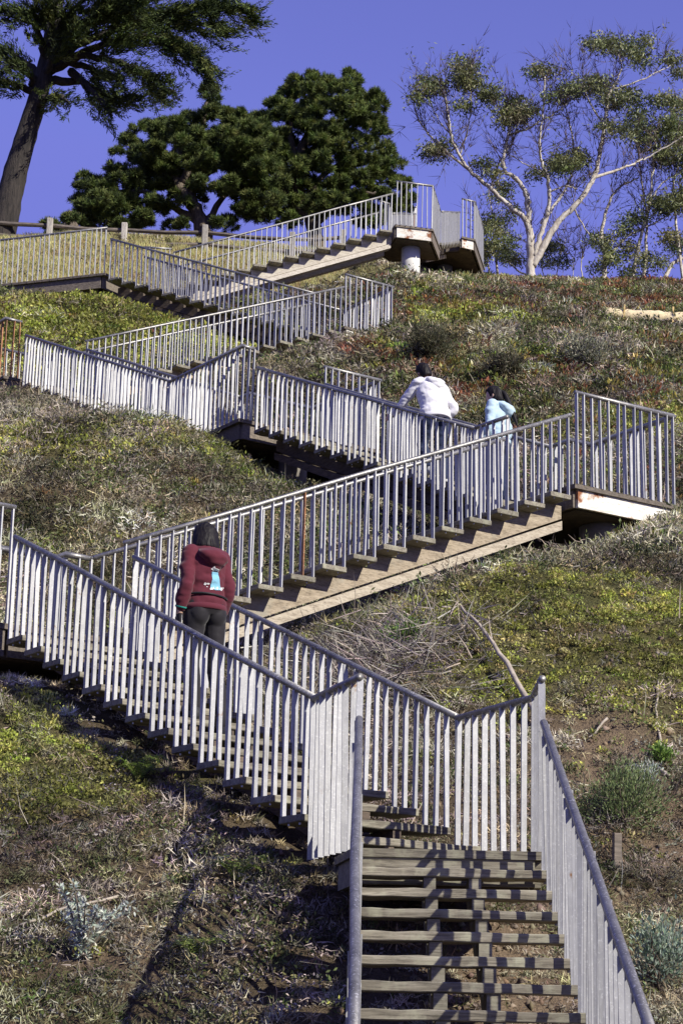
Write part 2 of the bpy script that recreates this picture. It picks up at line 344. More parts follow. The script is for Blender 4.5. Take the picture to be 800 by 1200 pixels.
def flight(o, a, side, N, z0, W, label, run=RUN, rise=RISE, near=None, far=None, near_lo=0, far_lo=0, mat_str=None, beam=True, sdep=.20, dep=.286, ins=.43):
    """o = near-side start of tread 1; rail pieces start at s=near_lo .. and end at near/far"""
    d = dirv(a); n = Vector((d.y, -d.x, 0)) * side            # towards the near side
    o = Vector((o[0], o[1], 0)); ctr = o - n * W / 2
    root = empty('stair_flight', (ctr.x, ctr.y, z0), label, 'stairs', 'flights of the timber hillside stairs')
    WT = W + .05; ms = [tread_mesh(WT, dep, .052, k) for k in range(3)]
    sl = rise / run
    for i in range(1, N + 1):
        p = ctr + d * (run * (i - 1)) + Vector((0, 0, z0 + i * rise + random.gauss(0, .002)))
        t = link('tread', ms[i % 3], None, root, p, -R(a) + random.gauss(0, .003))
        for s in (.07, .2):
            q = p + d * s + n * (WT / 2 - .03) + Vector((0, 0, -.066))
            link('bolt', BOLT_ME, M_BOLT, t, q)
    # stringers: two saw-toothed timbers set well in, on a lower beam
    for off in (W * .5 - ins, -(W * .5 - .43)):
        c = ctr + n * off; poly = []
        for i in range(1, N + 1):
            for s in ((i - 1) * run + .012, (i - 1) * run + dep - .03):
                poly.append(c + d * s + Vector((0, 0, z0 + i * rise - .053)))
        top = poly[-1]
        s1 = (N - 1) * run + dep; lo = [c + d * (s1 + .08) + Vector((0, 0, z0 + s1 * sl - .28)), c + Vector((0, 0, z0 - .28)) - d * .05]
        mb = MB(); pl = [p - n * .035 for p in poly + lo]
        # concave polygon: build as quads per step
        for i in range(1, N + 1):
            sa, sb = (i - 1) * run + .012, (i - 1) * run + dep - .03; sc = i * run + .012 if i < N else sb + .09
            zt = z0 + i * rise - .053
            def bot(s): return z0 + s * sl - sdep
            mb.slab([c + d * sa - n * .035 + Vector((0, 0, zt)), c + d * sb - n * .035 + Vector((0, 0, zt)), c + d * sb - n * .035 + Vector((0, 0, bot(sb))), c + d * sa - n * .035 + Vector((0, 0, bot(sa)))], n * .07)
            mb.slab([c + d * sb - n * .035 + Vector((0, 0, zt - .01)), c + d * sc - n * .035 + Vector((0, 0, zt - .01)), c + d * sc - n * .035 + Vector((0, 0, bot(sc))), c + d * sb - n * .035 + Vector((0, 0, bot(sb)))], n * .07)
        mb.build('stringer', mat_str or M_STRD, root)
        if not beam: continue
        mb = MB(); s0, s2 = -.12, N * run - .05
        zz = lambda s: z0 + s * sl
        mb.slab([c + d * s0 - n * .085 + Vector((0, 0, zz(s0) - .225)), c + d * s2 - n * .085 + Vector((0, 0, zz(s2) - .225)), c + d * s2 - n * .085 + Vector((0, 0, zz(s2) - .325)), c + d * s0 - n * .085 + Vector((0, 0, zz(s0) - .325))], n * .17)
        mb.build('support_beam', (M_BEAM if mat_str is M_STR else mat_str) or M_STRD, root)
    # guards
    def rail(sidepos, lo, hi):
        e = o - n * (W * (1 - sidepos)) - (n * .0 if sidepos else n * 0)
        def zr(s): return z0 + rise + HS + (s - dep) * sl
        P = [e + d * s + Vector((0, 0, zr(s))) for s in (lo, hi)]
        h = handrail(P, root)
        for i in range(1, N + 1):
            for j in range(3):
                s = (i - 1) * run + .022 + j * .1215
                if s < lo - .03 or s > hi + .03: continue
                q = e + d * s
                put_bar(h, q.x, q.y, z0 + i * rise, zr(s), d, M_RUST if random.random() < .009 and z0 > 3 else M_BAR)
        return h
    if near: rail(1, *near)
    if far: rail(0, *far)
    return root
def landing(poly, z, label, rails, fascia=None, piers=(), boards_dir=None, rust_rails=(), fh=.24, pier_mat=None, ground_fn=gz, dmat=None):
    cx = sum(p[0] for p in poly) / len(poly); cy = sum(p[1] for p in poly) / len(poly)
    root = empty('stair_landing', (cx, cy, z), label, 'stair landing', 'landings of the timber hillside stairs')
    # deck of planks clipped to the outline: plank seams kept as real gaps where the edge shows
    def inset(P, k): return [(cx + (x - cx) * k, cy + (y - cy) * k) for x, y in P]
    bm = bmesh.new(); vs = [bm.verts.new((x, y, 0)) for x, y in poly]; bm.faces.new(vs)
    bd = dirv(boards_dir if boards_dir is not None else 55); nn = Vector((bd.y, -bd.x, 0))
    ext = bmesh.ops.extrude_face_region(bm, geom=list(bm.faces)); 
    for v in [q for q in ext['geom'] if isinstance(q, bmesh.types.BMVert)]: v.co.z += .05
    for v in bm.verts: v.co.z += z - .05
    ts = [Vector((x, y, 0)).dot(nn) for x, y in poly]; t = min(ts) + .14
    while t < max(ts) - .05:
        for tt in (t, t + .008):
            bmesh.ops.bisect_plane(bm, geom=list(bm.verts) + list(bm.edges) + list(bm.faces), plane_co=nn * tt + Vector((0, 0, z)), plane_no=nn)
        fs = [f for f in bm.faces if t < f.calc_center_median().dot(nn) < t + .008]
        bmesh.ops.delete(bm, geom=fs, context='FACES')
        t += .145
    bmesh.ops.holes_fill(bm, edges=[e for e in bm.edges if e.is_boundary], sides=4)
    bmesh.ops.recalc_face_normals(bm, faces=bm.faces)
    me = bpy.data.meshes.new('deck'); bm.to_mesh(me); bm.free()
    link('deck', me, dmat or M_DECK, root)
    mb = MB(); P = inset(poly, .94); n = len(P)
    if sum(P[i][0] * P[(i + 1) % n][1] - P[(i + 1) % n][0] * P[i][1] for i in range(n)) < 0: P = P[::-1]
    for i in range(n):
        a_, b_ = Vector((*P[i], 0)), Vector((*P[(i + 1) % n], 0)); dd = b_ - a_
        if dd.length < .15: continue
        dd.normalize(); nr = Vector((dd.y, -dd.x, 0)); fb = MB()
        fb.slab([a_ - nr * .02 + dd * .02 + Vector((0, 0, z - .052)), b_ - nr * .02 - dd * .02 + Vector((0, 0, z - .052)), b_ - nr * .02 - dd * .02 + Vector((0, 0, z - .052 - fh)), a_ - nr * .02 + dd * .02 + Vector((0, 0, z - .052 - fh))], nr * .04)
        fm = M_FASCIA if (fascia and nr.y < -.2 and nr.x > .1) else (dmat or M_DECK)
        fb.build('fascia_board', fm, root)
    mb = MB(); Q = inset(poly, .86); mb.prism(Q, z - .06 - fh, z - .056); mb.build('under_framing', M_STRD, root)
    for (px, py, pr) in piers:
        mb = MB(); g0 = ground_fn(px, py) - .3; mb.tube([(px, py, g0), (px, py, (g0 + z) / 2), (px, py, z - .062 - fh)], pr, 24)
        mb.build('pier', pier_mat or M_PIER, root, smooth=True)
    for ri, path in enumerate(rails):
        P3 = [Vector((x, y, z + HL)) for x, y in path]; bm_ = M_RUST if ri in rust_rails else M_BAR
        h = handrail(P3, root)
        for i in range(len(P3) - 1):
            a_, b_ = P3[i], P3[i + 1]; L = (b_ - a_).length; k = max(1, round(L / .122)); dd = (b_ - a_).normalized()
            for j in range(0 if i == 0 else 1, k + 1):
                if i < len(P3) - 2 and j == k: pass
                q = a_ + dd * min(max(L * j / k, .02), L - .02)
                put_bar(h, q.x, q.y, z, z + HL, dd, bm_)
    return root
def uv(o, a, pts):
    """local (u,v) landing coordinates -> world; u along heading a, v to its left"""
    u = dirv(a); v = Vector((-u.y, u.x, 0)); return [(o[0] + u.x * p + v.x * q, o[1] + u.y * p + v.y * q) for p, q in pts]
W = 1.173
Z = dict(F2=1.076, F3=3.387, F4=5.851, F5=8.162, F6=10.626, F7=13.091, F8=15.555, F9=17.865, E=20.03)
# F1: runs straight away from the viewer; tread i lies i steps below the first landing
F1N = 15; f1d = dirv(.64)
F1o = Vector((1.2406 + .02, 12.1393, 0)) - f1d * (.324 * F1N)
flight((F1o.x, F1o.y), .64, 1, F1N, Z['F2'] - (F1N + 1) * .1372, 1.125, 'lowest flight of grey timber stairs in the foreground, rising straight away below the first landing',
       run=.324, rise=.1372, mat_str=M_TREAD, beam=False, sdep=.17, near=(0.0, F1N * .324 - .04), far=(0.0, F1N * .324 - .04), dep=.286)
landing([(.11, 12.14), (1.26, 12.14), (1.29, 12.86), (1.02, 13.56), (0.0, 12.88)], Z['F2'], 'lowest stair landing, at the top of the foreground flight where the rails bend left',
        [[(1.255, 12.13), (1.27, 12.85), (.835, 13.79)], [(.135, 12.2), (-.16, 13.10)]], boards_dir=90, fh=.16, dmat=M_TREAD)
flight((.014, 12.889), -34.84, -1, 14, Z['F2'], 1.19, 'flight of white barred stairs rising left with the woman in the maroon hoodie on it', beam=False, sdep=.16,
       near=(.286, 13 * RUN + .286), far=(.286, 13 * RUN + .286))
a = 55.5
pl = uv((-2.9, 17.08), a, [(0, 0), (-.9, 0), (-.9, 1.57), (1.22, 1.57), (1.22, 1.36), (1.22, .19), (1.17, 0)])
landing(pl, Z['F3'], 'second stair landing at the left edge, level with the top rail beside the woman',
        [uv((-2.9, 17.08), a, [(0.03, .02), (-.88, .02), (-.88, 1.55), (1.22, 1.55), (1.22, 1.36), (1.5, 1.36)])], piers=[(-3.1, 17.9, .17)])
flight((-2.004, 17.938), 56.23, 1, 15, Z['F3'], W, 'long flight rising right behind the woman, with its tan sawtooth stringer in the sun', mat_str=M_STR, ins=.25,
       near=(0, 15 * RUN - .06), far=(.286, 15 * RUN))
a = 56.2; o3 = (2.54, 20.98)
landing(uv(o3, a, [(0, 0), (1.5, 0), (1.5, 1.46), (1.17, 1.46), (0, 1.46)]), Z['F4'], 'right hand stair landing with a bleached rust stained fascia board',
        [uv(o3, a, [(.02, .01), (1.49, .01), (1.49, 1.45), (1.17, 1.45), (1.17, 1.745)]), uv(o3, a, [(0.0, 1.17), (-.02, 1.745)])], fascia=True, fh=.2, piers=[(2.95, 21.9, .26)])
flight((1.7245, 22.271), -35.78, -1, 14, Z['F4'], W, 'flight rising left with the couple in white and pale blue tops on it',
       near=(.286, 13 * RUN + .286), far=(.286, 13 * RUN + .286))
o4 = (-1.26, 26.41); a = 54.2
landing(uv(o4, a, [(-.22, 0), (2.22, 0), (2.22, 1.74), (-.16, 1.74)]), Z['F5'], 'wide middle landing jutting out in shade at the top of the couple\'s flight',
        [uv(o4, a, [(0, 0), (-.2, 0), (-.16, 2.02)]), uv(o4, a, [(1.2, 0), (2.2, 0), (2.2, 1.73), (1.06, 1.73), (1.06, 2.0)])], fh=.22, piers=[(-.7, 27.1, .2), (-.0, 28.0, .2)])
flight((-2.384, 27.745), -34.59, -1, 15, Z['F5'], W, 'flight at the left middle with closely spaced white bars half sunk behind the brush mound', beam=False, sdep=.16,
       near=(.286, 14 * RUN + .286), far=(.286, 14 * RUN + .286))
o5 = (-5.49, 32.25); a = 55.4
landing(uv(o5, a, [(0, 0), (-.32, 0), (-.32, 1.62), (1.2, 1.62), (1.2, .04), (1.17, 0)]), Z['F6'], 'small landing at the left edge with rusty orange railing bars',
        [uv(o5, a, [(0, .1), (-.3, .1), (-.3, 1.6)]), uv(o5, a, [(-.3, 1.6), (1.2, 1.6), (1.2, 1.22), (1.48, 1.22)])], rust_rails=(0,), piers=[(-5.4, 33.2, .16)])
flight((-4.525, 32.958), 55.41, 1, 15, Z['F6'], W, 'middle flight rising right with two parallel pale handrails above the green mat', mat_str=M_STR, ins=.25,
       near=(0, 15 * RUN - .02), far=(.286, 15 * RUN))
o6 = (-.02, 36.06)
landing(uv(o6, 55.4, [(0, 0), (1.15, 0), (1.15, 1.45), (.1, 1.1)]), Z['F7'], 'landing at the right end of the middle flight with a single white end post',
        [uv(o6, 55.4, [(0, 0), (1.13, 0), (1.13, 1.68)])], fascia=True, fh=.16, piers=[(.3, 36.9, .16)])
flight((-.5165, 36.927), -57.32, -1, 15, Z['F7'], W, 'upper flight rising left in front of the golden grass',
       near=(.1, 14 * RUN + .286), far=(.286, 14 * RUN + .286))
landing([(-5.14, 39.86), (-4.46, 40.85), (-3.84, 40.99), (-4.16, 42.12), (-5.6, 41.95), (-10.3, 43.5), (-10.9, 41.85)], Z['F8'], 'long level walkway at the upper left below the cypress trunk',
        [[(-5.15, 39.92), (-7.6, 40.76), (-10.9, 41.9)], [(-4.45, 40.98), (-3.86, 41.05)]], boards_dir=-19, fh=.26, piers=[(-5.6, 40.9, .16), (-9.0, 42.2, .16)])
flight((-3.814, 41.01), 73.82, 1, 14, Z['F8'], W, 'top flight rising right to the hilltop landing on the white column', mat_str=M_STRW, ins=.25,
       near=(0, 14 * RUN), far=(.286, 14 * RUN))
landing([(1.08, 42.38), (1.96, 42.6), (2.2, 43.8), (1.0, 43.99), (.75, 43.56)], Z['F9'], 'hilltop landing carried on a thick white concrete column',
        [[(1.09, 42.36), (1.94, 42.58), (2.18, 43.98)], [(.74, 43.5), (.97, 43.66), (1.03, 44.2)]], fascia=True, fh=.24, piers=[(1.47, 43.1, .215)], pier_mat=M_CONC)
flight((2.19, 43.8), 8.9, 1, 13, Z['F9'], 1.17, 'last short flight climbing straight away from the white column landing',
       near=(.25, 13 * RUN), far=(.25, 13 * RUN))
landing([(1.7, 48.75), (2.92, 48.5), (2.96, 48.2), (3.32, 48.38), (3.72, 50.4), (1.7, 50.8)], Z['E'], 'topmost landing on the ridge beside the eucalyptus',
        [[(2.96, 48.22), (3.31, 48.4), (3.66, 50.2)], [(1.78, 48.8), (1.5, 50.6)]], fascia=True, fh=.24, piers=[(2.6, 49.6, .2)])

# ------------------------------------------------------------------ vegetation: blade clouds
def unit(v): return v / np.maximum(np.linalg.norm(v, axis=-1, keepdims=True), 1e-9)
def blades(P, D, L, Wd, bend, side=None, kind='blade'):
    """tapered bent blades. P,D (n,3); L,Wd,bend (n,). returns V,T"""
    n = len(P); D = unit(D); rv = rng.normal(size=(n, 3)) if side is None else side
    S = unit(np.cross(D, rv)); B = unit(np.cross(S, D))
    L = L[:, None]; Wd = Wd[:, None]; bend = bend[:, None]
    mid = P + D * L * .5 + B * bend * L * .12; tip = P + D * L * .96 + B * bend * L * .45
    if kind == 'blade':
        V = np.stack([P - S * Wd * .35, P + S * Wd * .35, mid - S * Wd * .5, mid + S * Wd * .5, tip], 1)
        T = np.array([[0, 1, 3], [0, 3, 2], [2, 3, 4]])
    elif kind == 'twig':
        V = np.stack([P - S * Wd * .5, P + S * Wd * .5, mid - S * Wd * .38, mid + S * Wd * .38, tip], 1)
        T = np.array([[0, 1, 3], [0, 3, 2], [2, 3, 4]])
    else:   # leaf: rhombus folded
        V = np.stack([P, mid - S * Wd * .5, mid + S * Wd * .5, tip], 1); T = np.array([[0, 2, 1], [1, 2, 3]])
    k = V.shape[1]; TT = (T[None] + (np.arange(n) * k)[:, None, None]).reshape(-1, 3)
    return V.reshape(-1, 3), TT, k
class Cloud:
    def __init__(s): s.V = []; s.T = []; s.C = []; s.n = 0
    def put(s, P, D, L, Wd, bend, col, kind='blade', side=None):
        V, T, k = blades(P, D, L, Wd, bend, side, kind); s.V.append(V); s.T.append(T + s.n); s.C.append(np.repeat(col, k, 0)); s.n += len(V)
    def mesh(s, name, mat): return tri_mesh(name, np.concatenate(s.V), np.concatenate(s.T), np.concatenate(s.C), mat)
def pick(pal, n, var=.15, w=None):
    pal = np.array(pal); c = pal[rng.choice(len(pal), n, p=w)]
    return np.clip(c * (1 + rng.normal(0, var, (n, 1))) * (1 + rng.normal(0, .05, (n, 3))), .004, .9)
def clumps(centers, nrm, rad, per, length, width, up, pal, kind, cloud, bend=.6, flat=.5, var=.12, thick=.35, clump_var=.2, lift=None):
    """each clump = per blades starting inside a flattened dome, clump keeps one tint"""
    n = len(centers); k = per
    cc = np.repeat(centers, k, 0); rr = np.repeat(rad, k)[:, None]
    d = unit(rng.normal(size=(n * k, 3))); d[:, 2] = np.abs(d[:, 2])
    u = rng.random((n * k, 1)) ** .5
    off = d * u * rr; off[:, 2] *= flat
    P = cc + off
    nn = np.repeat(nrm, k, 0)
    D = unit(d * (1 - up) + nn * up + rng.normal(0, .35, (n * k, 3)))
    sc = (np.repeat(rad / np.mean(rad), k)) * (.6 + .8 * rng.random(n * k))
    base = pick(pal, n, clump_var); col = np.repeat(base, k, 0) * (1 + rng.normal(0, var, (n * k, 1)))
    cloud.put(P, D, length * sc, width * sc, rng.normal(0, bend, n * k), np.clip(col, .003, .9), kind)
def gnormal(x, y):
    e = .15; gx = (base_h(x + e, y) - base_h(x - e, y)) / (2 * e); gy = (base_h(x, y + e) - base_h(x, y - e)) / (2 * e)
    return unit(np.stack([-gx, -gy, np.ones_like(gx)], -1))
def blob(x, y, B):
    o = np.zeros_like(x)
    for (cx, cy, rx, ry, w) in B:
        o = np.maximum(o, w * np.clip(1.35 - np.sqrt(((x - cx) / rx) ** 2 + ((y - cy) / ry) ** 2), 0, 1))
    return o
STAIRS = [((1.2406, 12.1), (1.2, 7), .6)]
def stair_clear(x, y):
    """1 = free, lower close to the middle of a flight, so that the plants stay below the treads"""
    segs = [((.7, 12.4), (.6, 6)), ((.5, 13.2), (-2.4, 17.4)), ((-2.4, 17.4), (-3.4, 17.6)), ((-2.3, 18.4), (2.2, 21.5)), ((2.6, 21.9), (3.3, 21.9)), ((2.2, 22.6), (-.8, 26.8)), ((-.8, 26.8), (-1.9, 28.1)), ((.3, 27.8), (-.8, 27.2)), ((-1.9, 28.1), (-5, 32.6)),
            ((-4.9, 33.4), (-.3, 36.5)), ((.2, 36.9), (-.2, 37.4)), ((-.2, 37.4), (-4.8, 40.4)), ((-4.8, 40.4), (-10, 42.5)), ((-4, 41.6), (.9, 43)), ((1.6, 43.3), (2.4, 48.6)), ((2.4, 48.6), (2.7, 50.5))]
    d = np.full(x.shape, 9.)
    for (ax, ay), (bx, by) in segs:
        vx, vy = bx - ax, by - ay; t = np.clip(((x - ax) * vx + (y - ay) * vy) / (vx * vx + vy * vy), 0, 1)
        d = np.minimum(d, np.hypot(x - ax - t * vx, y - ay - t * vy))
    return d
def scatter(n, x0, x1, y0, y1, dens):
    x = rng.uniform(x0, x1, n); y = rng.uniform(y0, y1, n)
    # keep to the wedge the photograph's viewpoint and places a step beside it can see
    ok = (np.abs(x - .0) < y * .205 + 2.6); x, y = x[ok], y[ok]
    k = rng.random(len(x)) < dens(x, y); return x[k], y[k]
def n01(x, y, sc, seed, a, b): return np.clip((fbm(x, y, sc, 4, seed) - a) / (b - a), 0, 1)

GREEN = [(-3.9, 38.6, 2.8, 2.8, 1.25), (-6.3, 38.2, 1.8, 1.6, 1.1), (-4.5, 43.9, 1, .8, .4), (1.9, 17.9, 1.5, 1.15, 1.25), (2.9, 17.6, 1.0, 1.1, 1.15), (.85, 18.1, .6, .5, 1), (1.2, 18.5, .6, .3, .8), (-1.75, 14.5, .9, .5, 1.25), (-2.4, 15.0, .6, .6, 1), (-2.4, 16.2, .5, .5, .6),
         (4.9, 30.2, 1.6, .8, .9), (-1.9, 25.6, 1.0, .7, .85), (-3.8, 25, 1.2, 1.0, .75), (-1.0, 25.1, .6, .5, .5), (-2.6, 24.9, .5, .5, .6), (3.0, 40, 1.6, .8, .5)]
DIRT = [(2.4, 16.5, .95, .9, .85), (2.2, 15.9, .8, .9, .8), (2.5, 15.2, .9, 1.0, .8), (1.75, 13.6, .8, 1.0, .8), (1.1, 12.8, .8, 1.1, 1), (1.3, 11.8, .8, .8, 1), (1.5, 14.7, .5, .6, .9), (4.1, 37, 1.4, 1, .5), (-1.1, 12.1, .45, .3, .6), (2.3, 32, .7, .7, .6), (1.6, 10, 2, 2, 1),(3.6, 33.5, .8, .9, .4)]
GRASS = [(-7, 46, 5, 4.2, 1.2), (-2.5, 47, 3.5, 3.8, 1.1), (1.8, 46.3, 1.9, 2.6, 1), (.2, 44.8, 1.8, 1.2, .7), (-7.5, 43.6, 3, 1.5, 1)]
DIRT2 = [(4.0, 36.8, 1.5, .8, .9), (2.6, 39.0, .9, .7, .7), (5.2, 35, 1.2, .5, .7), (2.2, 32, .8, .6, .7), (4.4, 31.4, .7, .5, .7), (6.0, 44.5, 1.4, .7, .6), (3.4, 46, 1.0, .6, .6), (1.2, 38.6, .8, .6, .6), (7.2, 37, 1.5, .8, .7)]
DIRT += DIRT2
ICE = [(3.8, 43.5, 3.4, 5, 1), (7.5, 46.5, 4, 5, 1.1), (2.1, 40.3, 1.9, 2.6, .8), (1.0, 33.8, 1.2, 1.4, 1), (3.2, 33.2, 1.6, 1.6, 1.1), (5.8, 32.8, 1.6, 1.8, 1), (3.5, 31.6, 1.3, 1.2, 1), (6, 39, 2.4, 3, .7), (3.6, 20.6, .55, .7, 1), (4.2, 22.5, 1, 1.5, .9), (3.2, 28.5, 1.6, 1.8, .8), (5.4, 27, 1.6, 2, .8)]
def w_green(x, y): return np.clip(blob(x, y, GREEN) * (.75 + .7 * n01(x, y, 1.3, 5, .3, .6)), 0, 1)
def w_dirt(x, y): return np.clip(blob(x, y, DIRT), 0, 1)
ROLL = [(8, 40.7, 2.9, .8, 1.2)]
def w_grass(x, y): return np.clip(blob(x, y, GRASS), 0, 1)
def w_ice(x, y): return np.clip(blob(x, y, ICE) * (.3 + 1.1 * n01(x, y, .8, 21, .35, .6)), 0, 1)
def edge(x, y, lo=.75, hi=1.0): return np.clip((stair_clear(x, y) - lo) / (hi - lo), 0, 1)
def P3(x, y, dz=0.0): return np.stack([x, y, ground(x, y) + dz], -1)

_xx, _yy = _gx.ravel(), _gy.ravel(); _wd = w_dirt(_xx, _yy)[:, None]; _wg = w_green(_xx, _yy)[:, None]; _wr = w_grass(_xx, _yy)[:, None]
_tn = np.array([.50, .52, .50]) * (1 - _wd) + np.array([1.0, 1.0, 1.0]) * _wd
_tn = _tn * (1 - .8 * _wg) + np.array([.45, .62, .32]) * .8 * _wg; _tn = _tn * (1 - _wr) + np.array([1.2, 1.15, .8]) * _wr
g = link('ground', tri_mesh('ground', np.c_[_gx.ravel(), _gy.ravel(), _gzv.ravel()], _T, _tn), soil_mat())
g.data.polygons.foreach_set('use_smooth', [True] * len(g.data.polygons))
tag(g, 'steep brown dirt hillside under the zigzag stairs', 'ground', kind='structure')

M_DRY = tone_mat('dry_twigs', .9, .12, .1); M_LEAF = tone_mat('leaf_tones', .6, .3, .35); M_ICE = tone_mat('succulent_tones', .4, .2, .5); M_GRS = tone_mat('dry_grass_tones', .8, .35, .2)
GREY = [(.22, .195, .15), (.29, .26, .20), (.16, .14, .105), (.34, .31, .24), (.24, .22, .18), (.12, .10, .07), (.27, .22, .13)]
brush = Cloud()
def domes(x, y, rad, per, length, width, pal, cloud, kind, hgt=.8, var=.16, cvar=.22, tilt=.5, lean=0.0):
    """mounded tangle: short fragments pointing every way through the volume of a low dome"""
    n = len(x); c = P3(x, y); nn = gnormal(x, y); k = per; rad = rad * np.clip(1 - (y - 46) / 5, .35, 1)
    d = unit(rng.normal(size=(n * k, 3))); d[:, 2] = np.abs(d[:, 2]); u = rng.random((n * k, 1)) ** .4; rr = np.repeat(rad, k)[:, None]
    off = d * u * rr; off[:, 2] *= hgt
    D = unit(rng.normal(size=(n * k, 3)) + d * tilt + np.repeat(nn, k, 0) * lean); s_ = .5 + rng.random(n * k) ** 1.5 * 1.3
    pn = fbm(x, y, .8, 3, 91)[:, None]; pm = fbm(x, y, 1.1, 3, 97)[:, None]
    tintp = np.clip(1 + (pm - .5) * 2.2, .45, 1.6) * (1 + (pn - .5) * np.array([.25, .42, .0]))
    col = np.repeat(pick(pal, n, cvar) * tintp, k, 0) * (1 + rng.normal(0, var, (n * k, 1)))
    cloud.put(np.repeat(c, k, 0) + off, D, length * s_, width * s_, rng.normal(0, 1.0, n * k), np.clip(col, .004, .9), kind)
def brush_dens(seed, thin=1.0):
    def dn(x, y):
        w = (1 - np.clip(1.6 * blob(x, y, ROLL), 0, 1)) * (1 - .97 * w_grass(x, y)) * (1 - .78 * w_dirt(x, y)) * (1 - .85 * w_green(x, y)) * (1 - .7 * w_ice(x, y))
        return np.clip(w * (.5 + .9 * n01(x, y, 1.9, seed, .3, .52)) + .05, 0, 1) * (.35 + .65 * edge(x, y, .35, .75)) * thin
    return dn
GREY = [tuple(c * 1.38 for c in q) for q in GREY]
GREY2 = GREY + [(.16, .15, .085), (.20, .18, .11), (.12, .125, .06)]
for (n, y0, y1, rad, per, L_, W_, sd) in ((20000, 10.5, 19, .105, 58, .040, .0050, 31), (24000, 19, 30, .15, 44, .058, .0085, 33), (26000, 30, 52, .17, 36, .070, .013, 35)):
    x, y = scatter(int(n * 1.15), -11, 14, y0, y1, brush_dens(sd)); r = rad * (.45 + 1.1 * rng.random(len(x)) ** 1.5) * (.45 + .55 * edge(x, y, .5, 1.1))
    domes(x, y, r, per, L_, W_, GREY2, brush, 'twig', .85)
    x, y = scatter(n // 15, -11, 14, y0, y1, brush_dens(sd + 3, .9)); r = rad * rng.uniform(1.8, 3.2, len(x)) * np.clip(edge(x, y, .55, 1.3), .3, 1)
    domes(x, y, r, per * 4, L_ * 1.25, W_, GREY2, brush, 'twig', .6, .2, .3, 1.0)
    x, y = scatter(n // 3, -11, 14, y0, y1, brush_dens(sd + 7)); r = rad * .9 * (.5 + .8 * rng.random(len(x)))
    domes(x, y, r, per, L_ * .45, W_ * 2.0, [(.27, .245, .21), (.20, .17, .14), (.13, .12, .08), (.33, .29, .25), (.15, .16, .07)], brush, 'leaf', .9)
# long pale stalks
x, y = scatter(2600, -8, 10, 11, 42, lambda x, y: np.clip(1 - w_grass(x, y) - .5 * w_green(x, y), 0, 1) * edge(x, y))
brush.put(P3(x, y), gnormal(x, y) * .6 + rng.normal(0, .6, (len(x), 3)), rng.uniform(.15, .5, len(x)), .004 + .00035 * y, rng.normal(0, .8, len(x)), pick([(.42, .37, .29), (.33, .28, .22)], len(x)), 'twig')
o = link('dry_brush', brush.mesh('dry_brush', M_DRY)); tag(o, 'grey dead brush matting the hillside', 'dry brush', kind='stuff')

green = Cloud()
GPAL = [(.34, .385, .065), (.41, .44, .09), (.26, .30, .055), (.43, .42, .12), (.29, .29, .08), (.31, .27, .11)]
for (n, y0, y1, rad, per, L_, W_, sd) in ((30000, 10.5, 20, .085, 54, .022, .012, 41), (20000, 20, 31, .13, 42, .036, .020, 43), (26000, 31, 46, .19, 40, .056, .032, 45)):
    def dn(x, y): return np.clip(1.15 * w_green(x, y) + .09 * n01(x, y, 2.2, sd, .55, .7) * (1 - w_grass(x, y)), 0, 1) * edge(x, y, .5, .8)
    x, y = scatter(int(n * 1.15), -11, 14, y0, y1, dn); r = rad * (.5 + .9 * rng.random(len(x)))
    domes(x, y, r, per, L_, W_, GPAL, green, 'leaf', .8, .16, .22, .8, .5)
# darker weeds and sub-shrubs through the brush
weed = Cloud()
for (n, y0, y1, rad, per, L_, W_, sd) in ((7000, 10.5, 19, .11, 60, .026, .011, 71), (8500, 19, 30, .17, 50, .040, .018, 73), (9000, 30, 50, .22, 44, .058, .028, 75)):
    LUSH = [(-.7, 12.9, .9, 1.3, 1), (-.9, 15.6, .9, .8, .8), (-.3, 14.0, .8, .9, 1), (-2.4, 24.2, 1.8, 1.4, .5), (-1.8, 12.4, .5, .4, .6)]
    def dw(x, y): return np.clip((n01(x, y, 1.2, sd, .44, .62) + .08 + .8 * blob(x, y, LUSH)) * (1 - w_grass(x, y)) * (1 - .6 * w_dirt(x, y)) * (1 - .85 * w_green(x, y)), 0, 1) * edge(x, y, .45, .8)
    x, y = scatter(int(n * 1.15), -11, 14, y0, y1, dw); r = rad * (.5 + 1.1 * rng.random(len(x)) ** 1.4)
    domes(x, y, r, per, L_, W_, [(.10, .135, .04), (.14, .17, .05), (.07, .095, .03), (.15, .15, .06), (.09, .10, .045)], weed, 'leaf', .95, .2, .25, .7, .3)
o = link('low_weeds', weed.mesh('low_weeds', M_LEAF)); tag(o, 'dark olive weeds growing through the dead brush', 'weeds', kind='stuff')
o = link('green_mat', green.mesh('green_mat', M_LEAF)); tag(o, 'low yellow green mat of leafy ground cover in patches on the slope', 'ground cover', kind='stuff')

ice = Cloud()
def ice_band(n, y0, y1, rad, per, length, width, seed):
    def dn(x, y): return np.clip(w_ice(x, y) + .05, 0, 1) * (1 - np.clip(1.6 * blob(x, y, ROLL), 0, 1)) * edge(x, y, .5, .8) * (1 - w_grass(x, y))
    x, y = scatter(n, -9, 14, y0, y1, dn); r = rad * (.5 + .8 * rng.random(len(x)))
    t = n01(x, y, .9, 77, .35, .62); q = rng.random(len(x)) < t
    for sel, pal in ((q, [(.33, .13, .065), (.26, .10, .06), (.36, .21, .08), (.19, .10, .07)]), (~q, [(.20, .26, .055), (.33, .33, .08), (.15, .20, .06), (.36, .29, .08)])):
        if sel.sum(): clumps(P3(x[sel], y[sel]), gnormal(x[sel], y[sel]), r[sel], per, length, width, .75, pal, 'blade', ice, bend=.4, flat=.5)
ice_band(4600, 19, 30, .10, 28, .052, .013, 51); ice_band(30000, 30, 52, .15, 22, .070, .022, 53)
